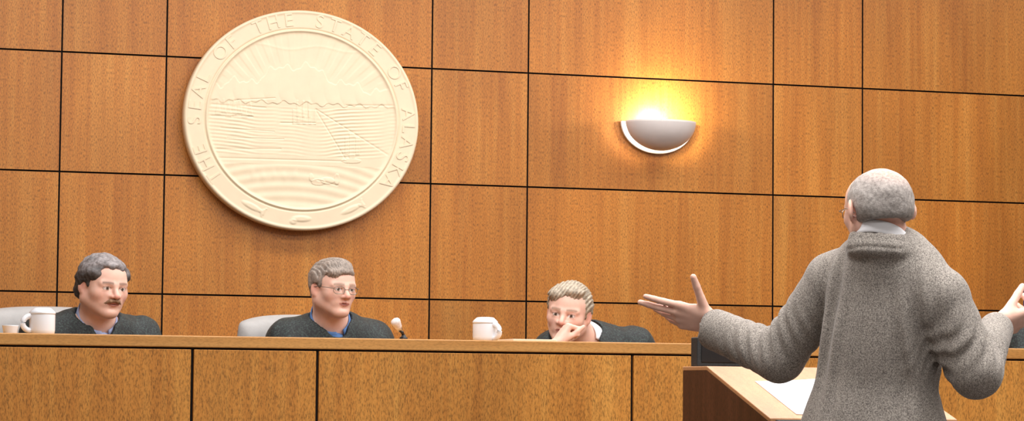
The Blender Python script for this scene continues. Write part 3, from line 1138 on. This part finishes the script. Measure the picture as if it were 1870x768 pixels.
    if tie is not None:
        tb = SDF()
        a_ = NB + fb * .078 + ZUP * .022
        tb.cone(a_, a_ - ZUP * .03 + fb * .01, .015, .010, .006)
        tb.cone(a_ - ZUP * .03 + fb * .01, a_ - ZUP * .13 + fb * .022, .010, .024, .006, flat=(fb, .35))
        me, vs = tb.mesh('necktie', .003)
        link('necktie', me, tie, root)
    # hair
    hs = SDF()
    hcol = hair_cb(hs, H)
    me, vs = hs.mesh('hair', .003)
    tint(me, hcol(H.loc(vs)))
    link('hair', me, M_HAIRM, root)
    if mous:
        ms = SDF()
        for x in (-1, 1):
            ms.cone(H.w((0, .101, -.042)), H.w((x * .016, .097, -.046)), .0062, .0068, .004)
            ms.cone(H.w((x * .016, .097, -.046)), H.w((x * .032, .082, -.057)), .0066, .0042, .004)
        ms.post.append(lambda p, d: d + .0012 * waves(p, 900, 3, 6))
        me, vs = ms.mesh('moustache', .0022)
        tint(me, np.tile(L3(150, 118, 92), (len(vs), 1)))
        link('moustache', me, M_HAIRM, root)
    if glasses: make_glasses(root, H)
    return root, H


def make_glasses(root, H, fc=lin(150, 140, 130)):
    fm = bpy.data.materials.get('glasses_wire') or plain('glasses_wire', fc, .3, .8)
    gm = bpy.data.materials.get('glasses_lens')
    if gm is None:
        t = NT('glasses_lens'); t.color((1, 1, 1, 1)); t.set(Roughness=.03, Transmission_Weight=1.0, IOR=1.06); gm = t.m
    bm = bmesh.new()
    def ring(pts, r):
        n = 8
        P_ = [Vector(H.w(p)) for p in pts]
        closed = pts[0] == pts[-1]
        if closed: P_ = P_[:-1]
        rings = []
        for i, p in enumerate(P_):
            a_ = P_[i - 1] if (i or closed) else p
            b_ = P_[(i + 1) % len(P_)] if (i < len(P_) - 1 or closed) else p
            t_ = (b_ - a_).normalized(); s_ = t_.cross(Vector(H.R[:, 1]))
            if s_.length < .1: s_ = t_.cross(Vector(H.R[:, 2]))
            s_.normalize(); w_ = s_.cross(t_)
            rings.append([bm.verts.new(p + (s_ * math.cos(2 * PI * k / n) + w_ * math.sin(2 * PI * k / n)) * r) for k in range(n)])
        m_ = len(rings)
        for i in range(m_ if closed else m_ - 1):
            a_, b_ = rings[i], rings[(i + 1) % m_]
            for k in range(n): bm.faces.new((a_[k], a_[(k + 1) % n], b_[(k + 1) % n], b_[k]))
    outl = {}
    for x in (-1, 1):
        pts = []
        for i in range(25):
            a_ = 2 * PI * (i % 24) / 24
            ca, sa = math.cos(a_), math.sin(a_)
            px_ = x * .033 + .023 * math.copysign(abs(ca) ** .75, ca)
            pz_ = .000 + .016 * math.copysign(abs(sa) ** .75, sa)
            pts.append((px_, .103 - .9 * (abs(px_) - .01) ** 2 * 6, pz_))
        outl[x] = pts
        ring(pts, .0011)
        ring([(x * .056, .094, .006), (x * .074, .075, .008), (x * .083, .02, .008), (x * .084, -.012, .004), (x * .082, -.026, -.012)], .0012)
    ring([(-.010, .104, .004), (0, .108, .006), (.010, .104, .004)], .0011)
    gl = from_bm('glasses', bm, fm, root, smooth=True)
    for x in (-1, 1):
        bm = bmesh.new()
        vs_ = [bm.verts.new(H.w(p)) for p in outl[x][:-1]]
        bm.faces.new(vs_)
        ln = from_bm('lens', bm, gm, None, solid=.0015)
        ln.parent = gl; ln.matrix_parent_inverse = gl.matrix_world.inverted()
    return gl


# hair styles ------------------------------------------------------
def cut_face(hs, H, low=.058, side=.052, k=.010, wide=.064):
    hs.ell(H.w((0, .115, -.035)), np.array((wide, .085, low + .055)) * H.sc, H.R, k, 's')
    hs.ell(H.w((0, .06, -.12)), np.array((.10, .10, .085)) * H.sc, H.R, k, 's')


def hair_curly(hs, H):
    E = lambda c, r, k=.02, op='u': hs.ell(H.w(c), np.array(r) * H.sc, H.R, k, op)
    E((0, -.020, .048), (.084, .100, .086))
    for x in (-1, 1):
        E((x * .066, -.020, .020), (.024, .048, .048))
        E((x * .056, -.055, -.022), (.026, .034, .042))
        E((x * .062, .030, .052), (.022, .034, .026))
    E((0, -.08, -.02), (.060, .036, .055))
    E((0, .048, .092), (.050, .034, .020))
    cut_face(hs, H, .064, wide=.066)
    for x in (-1, 1):
        hs.ell(H.w((x * .092, .006, -.010)), np.array((.022, .020, .026)) * H.sc, H.R, .006, 's')
    hs.post.append(lambda p, d: d + .0045 * waves(p, 190, 4, 7) + .0022 * waves(p, 480, 8, 7))

    def col(q):
        n = waves(q * np.array([1, 1, 1]), 260, 2, 7)[:, None]
        top = np.clip((q[:, 2] - .04) / .06, 0, 1)[:, None]
        base = L3(66, 62, 60) * (1 - top) + L3(132, 126, 126) * top
        return np.clip(base * (1 + .65 * n), 0.01, 1)
    return col


def hair_fringe(hs, H):
    E = lambda c, r, k=.02, op='u': hs.ell(H.w(c), np.array(r) * H.sc, H.R, k, op)
    E((0, -.018, .050), (.083, .100, .082))
    for x in (-1, 1):
        E((x * .066, -.020, .025), (.022, .052, .050))
    E((0, -.075, -.015), (.058, .034, .052))
    E((.010, .060, .074), (.058, .034, .026))
    E((0, .02, .105), (.055, .05, .028))
    cut_face(hs, H, .052, wide=.066)
    for x in (-1, 1):
        hs.ell(H.w((x * .092, .000, -.014)), np.array((.020, .024, .034)) * H.sc, H.R, .006, 's')
    hs.post.append(lambda p, d: d + .0016 * np.sin(waves(p, 30, 3, 5) * 4 + H.loc(p)[:, 0] * 700) + .0025 * waves(p, 120, 6, 6))

    def col(q):
        n = np.sin(waves(q, 40, 4, 5) * 5 + q[:, 0] * 800)[:, None] * .5 + waves(q, 320, 2, 6)[:, None]
        return np.clip(L3(142, 130, 120) * (1 + .4 * n), 0.01, 1)
    return col


def hair_wavy(hs, H):
    E = lambda c, r, k=.02, op='u': hs.ell(H.w(c), np.array(r) * H.sc, H.R, k, op)
    E((0, -.018, .048), (.083, .100, .084))
    for x in (-1, 1):
        E((x * .067, -.020, .022), (.021, .050, .046))
    E((.040, .050, .078), (.040, .040, .028))
    E((-.02, .050, .096), (.045, .036, .020))
    E((0, -.075, -.015), (.058, .034, .052))
    cut_face(hs, H, .060, wide=.064)
    for x in (-1, 1):
        hs.ell(H.w((x * .092, .002, -.014)), np.array((.020, .024, .034)) * H.sc, H.R, .006, 's')
    hs.post.append(lambda p, d: d + .0018 * np.sin(waves(p, 34, 5, 5) * 5 + H.loc(p)[:, 0] * 420 + H.loc(p)[:, 2] * 260) + .0025 * waves(p, 110, 7, 6))

    def col(q):
        n = np.sin(waves(q, 40, 5, 5) * 5 + q[:, 0] * 500 + q[:, 2] * 250)[:, None] * .6 + waves(q, 300, 3, 6)[:, None]
        return np.clip(L3(164, 152, 134) * (1 + .38 * n), 0.01, 1)
    return col


YJ = 9.10
JUDGES = [
    judge(188, 523, YJ, .66, -.10, .04, (80, 613, YJ + .08), (252, 618, YJ + .16), (176, 588, YJ + .07),
          M_SHIRTLB, hair_curly, 'person in black robe with curly grey hair and moustache, seated at the left',
          None, full=1.2, brow=(110, 92, 80), hseed=3, mous=True, hsc=(.92, .91, .83)),
    judge(608, 527, YJ, .62, -.04, .02, (528, 622, YJ + .10), (680, 624, YJ + .14), (604, 590, YJ + .07),
          M_SHIRTB, hair_fringe, 'person in black robe with glasses and blue collar, seated below the round seal',
          None, full=.2, brow=(150, 130, 112), hseed=13, glasses=True, hsc=(.85, .88, .79)),
]
wr = on_y(1013, 631, YJ - .13)
hj = judge(1038, 572, YJ, -.24, -.06, .14, (1012, 644, YJ + .10), (1156, 633, YJ + .16), (1062, 618, YJ + .09),
           M_SHIRTW, hair_wavy, 'person in black robe resting a hand against the mouth, seated nearest the speaker',
           None, full=.3, brow=(150, 126, 104), hseed=23, hsc=(.90, .93, .88), tie=None,
           hand_pose=dict(side=0, elbow=wr + np.array([-.04, .02, -.23]), wrist=wr,
                          hand=(on_y(1038, 592, YJ - .12) - wr, Rv * .8 - ZUP * .5 + Fv * .3, -Fv,
                                [(1.15, 1.75, 1.1), (1.3, 1.75, 1.1), (1.35, 1.75, 1.1), (1.4, 1.75, 1.1)], (.22, .90, .42), .4, .88, (.3, .1))))
JUDGES.append(hj)
JUDGES.append(judge(1935, 540, YJ, -.5, -.04, 0, (1872, 620, YJ + .10), (2010, 620, YJ + .14), (1937, 592, YJ + .07),
                    M_SHIRTW, hair_fringe, 'person in black robe at the right edge, only one shoulder in view',
                    None, full=.3, hseed=33, hsc=(1.0, 1.0, .95), tie=M_TIE))


# ------------------------------------------------------------------ the standing speaker
def speaker():
    lab = 'standing person in grey tweed jacket seen from behind, both hands raised beside the lectern'
    hc = P(1602, 384, 6.66)
    yawl = math.radians(21)
    fwd = unit(Fv * math.cos(yawl) - Rv * math.sin(yawl) + ZUP * -.12)
    H = Fr(hc, rotm(fwd, ZUP, .03), (.92, .90, .80))
    NB = P(1613, 430, 6.655)
    SL = P(1520, 512, 6.78); SR_ = P(1722, 545, 6.62)
    EL = P(1424, 652, 6.86); WL = P(1309, 603, 7.02)
    ER = P(1783, 680, 6.60); WR = P(1818, 603, 6.80)
    bx = unit(SR_ - SL); bx = unit(bx * np.array([1, 1, .4]))
    by = unit(np.cross(ZUP, bx))           # forward (away from the camera)
    if by @ Fv < 0: by = -by
    T1 = P(1618, 560, 6.70) + by * .01; T2 = P(1598, 700, 6.72); T3 = P(1592, 830, 6.72); T4 = P(1588, 960, 6.72)
    BR = np.stack([bx, by, ZUP], 1)
    foot0 = np.array([T4[0], T4[1], 0])
    root = empty('person', foot0, lab, 'person')
    s = SDF()
    head_prims(s, H, .5, eo=.009)
    s.cone(H.w((0, -.014, -.05)), NB - bx * .004, .048, .050, .012)
    s.cone(P(1600, 492, 6.74), SL - ZUP * .01, .034, .040, .03); s.cone(P(1626, 494, 6.68), SR_ - ZUP * .01, .034, .040, .03); s.cone(NB, T1, .050, .06, .02)
    s.ell(T1 - ZUP * .05, (.13, .09, .15), BR, .04); s.ell(T2, (.13, .10, .2), BR, .05); s.ell(T3, (.15, .11, .17), BR, .05)
    hip = T4
    s.cone(T3, hip, .12, .12, .05)
    for S_, E_, W_ in ((SL, EL, WL), (SR_, ER, WR)):
        s.cone(S_, E_, .046, .038, .02); s.cone(E_, W_, .036, .026, .015)
    # left hand: fingers to the left, thumb raised
    HL = P(1302, 588, 7.04)
    fl = unit(P(1182, 563, 7.08) - HL)
    hand_prims(s, HL, fl, ZUP * .55 + Fv * .85, ZUP * .85 - Fv * .55,
               [(.0, .05, .04), (.04, .06, .03), (.28, .22, .10), (.42, .30, .15)], spread=.5, sz=1.0,
               tw=P(1268, 511, 7.0))
    HR = P(1820, 594, 6.83)
    fr = unit(Rv * .80 + Fv * .55 + ZUP * .12)
    hand_prims(s, HR, fr, Fv * .65 + ZUP * .5, ZUP,
               [(.45, .6, .5), (.5, .65, .5), (.55, .65, .5), (.6, .7, .5)], spread=.6, sz=1.0,
               tw=P(1860, 534, 6.88))
    feet = []
    for sd in (-1, 1):
        h0 = hip + bx * sd * .09
        kn = np.array([*(h0 + bx * sd * .02 + by * .03)[:2], .50]); an = np.array([*(h0 + bx * sd * .03)[:2], .09])
        feet.append((kn, an))
        s.cone(h0, kn, .085, .058, .03); s.cone(kn, an, .054, .036, .02)
        s.cone(an - ZUP * .04, an + by * .14 - ZUP * .055, .032, .026, .02)
    me, vs = s.mesh('body', .0032)
    q = H.loc(vs)
    near = (np.abs(q) < .16).all(1)
    sk = (232, 186, 166)
    cols = np.tile(L3(*sk), (len(vs), 1)); cols[near] = head_color(q[near], sk, (170, 165, 160))
    # ruddy nape
    w = blob(q, (0, -.06, -.07), (.07, .05, .04))[:, None] * .7
    cols = cols * (1 - w) + L3(214, 140, 116) * w
    w = (blob(q, (0, .07, -.07), (.07, .06, .05)) * .5)[:, None]
    cols = cols * (1 - w) + L3(200, 192, 190) * w
    tint(me, cols)
    link('body', me, M_SKIN, root)
    # jacket
    j = SDF()
    JL = P(1588, 478, 6.72); JR = P(1636, 478, 6.66)
    j.cone(JL, SL + ZUP * .004, .056, .066, .02); j.cone(JR, SR_ + ZUP * .004, .056, .066, .03); j.cone(JL, JR, .056, .056, .03)
    j.cone(NB - ZUP * .056 + by * .012, T1 + ZUP * .06, .080, .100, .04)
    j.ell(T1 - ZUP * .01, (.158, .125, .20), BR, .05)
    j.ell(T2, (.152, .125, .22), BR, .06)
    j.ell(T3, (.192, .140, .20), BR, .06)
    j.cone(T3, T4 - ZUP * .02, .165, .185, .06, flat=(by, .75))
    for S_, E_, W_, r2, ce in ((SL, EL, WL, .052, 1.0), (SR_, ER, WR, .042, 1.0)):
        j.cone(S_, E_, .068, .060, .010)
        j.cone(E_, W_ + (W_ - E_) * .02, .060, r2, .02)
        dv = unit(W_ - E_)
        j.cone(W_ - dv * .035, W_ + dv * .08, r2 - .008, r2 - .004, .004, 's')
    j.cone(NB + ZUP * .15, NB + ZUP * .045 - by * .006, .063, .063, .006, 's')
    j.half(T4 - ZUP * .10, -ZUP, .01)
    # collar roll at the nape
    for i in range(14):
        a0_ = math.radians(30 + 300 * i / 14); a1_ = math.radians(30 + 300 * (i + 1) / 14)
        pt = lambda a: NB + bx * .000 - by * .006 + bx * .070 * math.sin(a) + by * .073 * math.cos(a) + ZUP * (-.004 - .045 * max(0, math.cos(a)))
        j.cone(pt(a0_), pt(a1_), .0075, .0075, .008)
        j.cone(pt(a0_) - ZUP * .016, pt(a1_) - ZUP * .016, .0105, .0105, .012)
        j.cone(pt(a0_) - ZUP * .032, pt(a1_) - ZUP * .032, .0135, .0135, .016)

    def folds(p, d):
        d = d + .0030 * waves(p, 24, 41, 6) + .0012 * waves(p * np.array([1, 1, .5]), 80, 44, 6)
        for E_, S_, W_, am in ((EL, SL, WL, 1), (ER, SR_, WR, 1)):
            r = p - E_
            m = np.exp(-(r * r).sum(1) / (.11 ** 2))
            bis = unit(unit(S_ - E_) - unit(W_ - E_))
            ax_ = unit(unit(S_ - E_) + unit(W_ - E_))
            inner = np.clip((r @ ax_) / .05 + .6, 0, 1.4)
            d = d + .0068 * am * m * inner * np.sin((r @ bis) * 190 + 2.2 * waves(p, 30, 5, 4))
        for S_, sg in ((SL, -1), (SR_, 1)):                        # drag folds at the back of the armpits
            c0 = S_ - bx * sg * .035 - ZUP * .11
            r = p - c0
            m = np.exp(-((r @ bx) / .05) ** 2 - (r[:, 2] / .16) ** 2) * (r @ by < .06)
            d = d + .0100 * m * np.sin((r @ bx) * 120 + r[:, 2] * sg * 16 + 1)
        # centre back seam
        c0 = T1
        r = p - c0
        d = d + .0022 * np.exp(-((r @ bx) / .004) ** 2) * (r @ by < 0) * (r[:, 2] < .14)
        # fold line of the coat collar
        r = p - NB
        d = d + .0035 * np.exp(-((r[:, 2] + .030 - .25 * np.abs(r @ bx) ** 1.0 * -.35) / .0035) ** 2) * (r @ by < .01) * (np.abs(r @ bx) < .075)
        # sleeve head seam
        for S_, sg in ((SL, -1), (SR_, 1)):
            r = p - (S_ - bx * sg * .022)
            dn = unit(bx * sg + ZUP * .25)
            d = d + .0032 * np.exp(-((r @ dn) / .005) ** 2) * np.exp(-(r * r).sum(1) / .10 ** 2)
        return d
    j.post.append(folds)
    me, vs = j.mesh('jacket', .0042)
    link('jacket', me, M_TWEED, root)
    # trousers and shoes
    tr = SDF()
    tr.ell(T4 - ZUP * .02, (.165, .125, .13), BR, .05)
    for sd, (kn, an) in zip((-1, 1), feet):
        h0 = T4 + bx * sd * .085
        tr.cone(h0 - ZUP * .02, kn, .105, .08, .03); tr.cone(kn, an + ZUP * .0, .08, .066, .03)
    tr.post.append(lambda p, d: d + .003 * waves(p, 30, 61, 6))
    me, vs = tr.mesh('trousers', .007)
    link('trousers', me, M_TROUSER, root)
    for kn, an in feet:
        sh_ = SDF()
        sh_.cone(an * np.array([1, 1, 0]) + ZUP * .045 - by * .03, an * np.array([1, 1, 0]) + by * .17 + ZUP * .038, .042, .040, .02)
        sh_.half(an * np.array([1, 1, 0]), -ZUP, .004)
        me, vs = sh_.mesh('shoe', .005)
        link('shoe', me, M_SHOE, root)
    # shirt collar above the jacket
    na = unit(ZUP + by * .18)
    CR = rotm(by - na * (by @ na), na)
    band_collar('shirt_collar', M_SHIRTW, root, NB - ZUP * .004 - bx * .006 - by * .008, CR, .0655, .0670, .027, .22, .030, flare=.0, back=.001)
    for W_, E_ in ((WL, EL), (WR, ER)):
        dv = unit(W_ - E_)
        tube('shirt_cuff', M_SHIRTW, [W_ - dv * .05, W_ + dv * .004], [.034, .033], root, 24)
    # hair: close grey hair round a thinning crown
    hs = SDF()
    E = lambda c, r, k=.02, op='u': hs.ell(H.w(c), np.array(r) * H.sc, H.R, k, op)
    E((0, -.018, .036), (.0815, .0985, .0885))
    for x in (-1, 1): E((x * .058, -.034, .006), (.023, .046, .050))
    E((0, -.070, -.010), (.060, .038, .046))
    cut_face(hs, H, .085, wide=.070)
    for x in (-1, 1):
        hs.ell(H.w((x * .092, .000, -.012)), np.array((.024, .030, .038)) * H.sc, H.R, .006, 's')
    hs.ell(H.w((0, -.06, -.068)), np.array((.10, .09, .037)) * H.sc, H.R, .006, 's')
    hs.post.append(lambda p, d: d + .0010 * waves(p, 300, 6, 7) + .0018 * waves(p, 90, 9, 6))
    me, vs = hs.mesh('hair', .003)
    q = H.loc(vs)
    n = waves(q * np.array([1, 1, .5]), 420, 2, 7)[:, None]
    c = np.tile(L3(158, 150, 144), (len(q), 1)) * (1 + .22 * n)
    w = np.clip(np.exp(-(((q - np.array((.012, -.055, .110))) / np.array((.046, .050, .040))) ** 2).sum(1)) * 1.1, 0, .85)[:, None]
    c = c * (1 - w) + L3(214, 160, 140) * w
    w = np.clip(1 - (q[:, 2] + .022 + .004 * np.sin(q[:, 0] * 90)) / .03, 0, 1)[:, None] * .35
    c = c * (1 - w) + L3(92, 88, 82) * w
    tint(me, np.clip(c, .01, 1))
    link('hair', me, M_HAIRM, root)
    make_glasses(root, H)
    return root


speaker()

# ------------------------------------------------------------------ lectern
LN = P(1407, 763, 7.02)                   # near left corner of the sloped top
LF = P(1291, 668, 7.02)
lx = LN[0]
# far end of the slope: same x, further away
v = Fv + Rv * ((1291 - 935) / FPX) + Uv * ((384 - 668) / FPX)
q = CAM + v * (lx / v[0])
ly0, lz0, ly1, lz1 = LN[1], LN[2], q[1], q[2]
v = Fv + Rv * ((1247 - 935) / FPX) + Uv * ((384 - 670) / FPX)
q2 = CAM + v * (lx / v[0])
ly2 = q2[1]
v = Fv + Rv * ((1748 - 935) / FPX) + Uv * ((384 - 766) / FPX)
q3 = CAM + v * (ly0 / v[1])
lw = q3[0] - lx
print('LECTERN', lx, ly0, lz0, ly1, lz1, ly2, lw)
lect = empty('lectern', (lx + lw / 2, (ly0 + ly2) / 2, 0), 'dark wooden lectern with a slanted tan top in front of the standing speaker', 'lectern')
side = [(ly0, 0.04), (ly2, 0.04), (ly2, lz1 - .012), (ly1, lz1 - .012), (ly0, lz0 - .012)]
prism('side_panel', M_LECT, side, 'x', lx, lx + .022, lect, .001)
prism('side_panel', M_LECT, side, 'x', lx + lw - .022, lx + lw, lect, .001)
box('front_panel', M_LECT, lx + .022, lx + lw - .022, ly2 - .022, ly2, 0.04, lz1 - .012, lect, .001)
box('shelf', M_LECT, lx + .022, lx + lw - .022, ly0 + .03, ly2 - .022, .72, .74, lect, .001)
box('foot', M_BLACKP, lx - .01, lx + lw + .01, ly0 - .02, ly2 + .02, 0, .04, lect, .004)
slope = (lz1 - lz0) / (ly1 - ly0)
th = .012
top = [(ly0, lz0 - th), (ly1, lz1 - th), (ly2, lz1 - th), (ly2, lz1), (ly1, lz1), (ly0, lz0)]
prism('slanted_top', M_LTOP, top, 'x', lx - .001, lx + lw + .001, lect, .0022)
box('front_lip', M_BLACKP, lx + .012, lx + lw - .012, ly0 - .016, ly0 + .0, lz0 - .07, lz0 - .004, lect, .003)
# paper on the slope
px0, px1 = lx + .085, lx + .30
bm = bmesh.new()
ya, yb = ly0 + .03, ly0 + .31
zf = lambda y: lz0 + (y - ly0) * slope
NXp, NYp = 8, 10
pg = [[bm.verts.new((px0 + (px1 - px0) * i / NXp, ya + (yb - ya) * j / NYp, zf(ya + (yb - ya) * j / NYp) + .0012 + .012 * (i / NXp) ** 2 * (j / NYp))) for j in range(NYp + 1)] for i in range(NXp + 1)]
for i in range(NXp):
    for j in range(NYp): bm.faces.new((pg[i][j], pg[i + 1][j], pg[i + 1][j + 1], pg[i][j + 1]))
tag(from_bm('paper_sheet', bm, M_PAPER, None, smooth=True, solid=.0012), 'white sheet of notes lying on the slanted lectern top', 'paper')
# dark box standing at the back of the lectern
bl = CAM + (Fv + Rv * ((1271 - 935) / FPX) + Uv * ((384 - 640) / FPX)) * ((ly2 - .06) / (Fv + Rv * ((1271 - 935) / FPX) + Uv * ((384 - 640) / FPX))[1])
bt = lz1
hb = (667 - 613) / FPX * 7.5
dbx = empty('dark_box', (bl[0] + .085, ly2 - .05, bt), 'small dark box standing on the back of the lectern under the raised sleeve', 'box')
box('box_body', M_DARKBOX, bl[0], bl[0] + .17, ly2 - .07, ly2 - .02, bt, bt + hb, dbx, .003)
box('box_face', M_BLACKP, bl[0] + .012, bl[0] + .158, ly2 - .0725, ly2 - .069, bt + .012, bt + hb - .012, dbx, .001)

# ------------------------------------------------------------------ flag by the wall
fb_ = on_y(1900, 500, 10.12)
flag = empty('flag', (fb_[0], 10.12, DAIS), 'blue flag hanging on a pole at the right edge of the room', 'flag')
fx, fy = fb_[0], 10.12
lathe('pole', M_WOODPOLE, [(.014, .02), (.014, 2.28)], (fx, fy, DAIS), flag, 20)
lathe('base', M_BRASS, [(.16, 0), (.16, .012), (.05, .035), (.025, .07), (.02, .09)], (fx, fy, DAIS), flag, 36)
lathe('finial', M_BRASS, [(.010, 2.28), (.022, 2.30), (.012, 2.33), (.018, 2.36), (.002, 2.44)], (fx, fy, DAIS), flag, 20)
bm = bmesh.new()
NU, NV = 90, 40
pg = []
for i in range(NU + 1):
    u = i / NU; row = []
    for j in range(NV + 1):
        vv = j / NV
        z = DAIS + 2.24 - 1.42 * vv
        half = .030 + .055 * min(1, vv * 1.6) + .008 * math.sin(vv * 5)
        a = u * 2 * PI * 3.5
        x = fx + (-half + 2 * half * u) + .012 * math.sin(a * 2 + vv * 2)
        y = fy - .020 + .030 * (0.4 + vv) * math.sin(a + vv) - .02
        row.append(bm.verts.new((x, y, z - .03 * math.sin(u * PI))))
    pg.append(row)
for i in range(NU):
    for j in range(NV): bm.faces.new((pg[i][j], pg[i + 1][j], pg[i + 1][j + 1], pg[i][j + 1]))
from_bm('flag_cloth', bm, M_FLAG, flag, smooth=True, solid=.003)

# ================================================================== LIGHT
def area(name, loc, rot, sx, sy, power, col=(1, 1, 1), spread=PI):
    l = bpy.data.lights.new(name, 'AREA'); l.shape = 'RECTANGLE'; l.size = sx; l.size_y = sy
    l.energy = power; l.color = col; l.spread = spread
    o = bpy.data.objects.new(name, l); COL.objects.link(o)
    o.location = loc; o.rotation_euler = rot
    return o


area('ceiling_light_wall', (3.6, 9.35, ZC - .03), (math.radians(-8), 0, 0), 6.6, .35, 100, (1, .985, .98))
area('ceiling_light_bench', (3.0, 7.6, ZC - .03), (0, 0, 0), 5.6, .7, 104, (1, .985, .98))
area('ceiling_light_well', (3.4, 5.4, ZC - .03), (0, 0, 0), 5.0, 1.0, 185, (1, .985, .98))
area('ceiling_light_rear', (2.0, 1.6, ZC - .03), (0, 0, 0), 4.6, 1.4, 110, (1, .985, .98))
pl_ = bpy.data.lights.new('sconce_lamp', 'POINT'); pl_.energy = 11; pl_.color = (1, .90, .80); pl_.shadow_soft_size = .022
po = bpy.data.objects.new('sconce_lamp', pl_); COL.objects.link(po); po.location = (SCX, YW - .085, SCZ + .012)

w = bpy.data.worlds.new('World'); SC.world = w; w.use_nodes = True
w.node_tree.nodes['Background'].inputs[0].default_value = (1.0, .97, .95, 1)
w.node_tree.nodes['Background'].inputs[1].default_value = 0.27

# ------------------------------------------------------------------ camera and view
cd = bpy.data.cameras.new('camera'); co_ = bpy.data.objects.new('camera', cd); COL.objects.link(co_)
cd.sensor_fit = 'HORIZONTAL'; cd.sensor_width = 36.0; cd.lens = 36.0 * FPX / 1870
cd.clip_start = .05; cd.clip_end = 60
co_.matrix_world = Matrix(((Rv[0], Uv[0], -Fv[0], CAM[0]), (Rv[1], Uv[1], -Fv[1], CAM[1]), (Rv[2], Uv[2], -Fv[2], CAM[2]), (0, 0, 0, 1)))
SC.camera = co_
SC.view_settings.view_transform = 'Standard'
SC.view_settings.look = 'None'
SC.view_settings.gamma = 1.0
SC.view_settings.use_curve_mapping = False
SC.view_settings.exposure = 0.0
SC.cycles.use_denoising = True
SC.cycles.max_bounces = 6
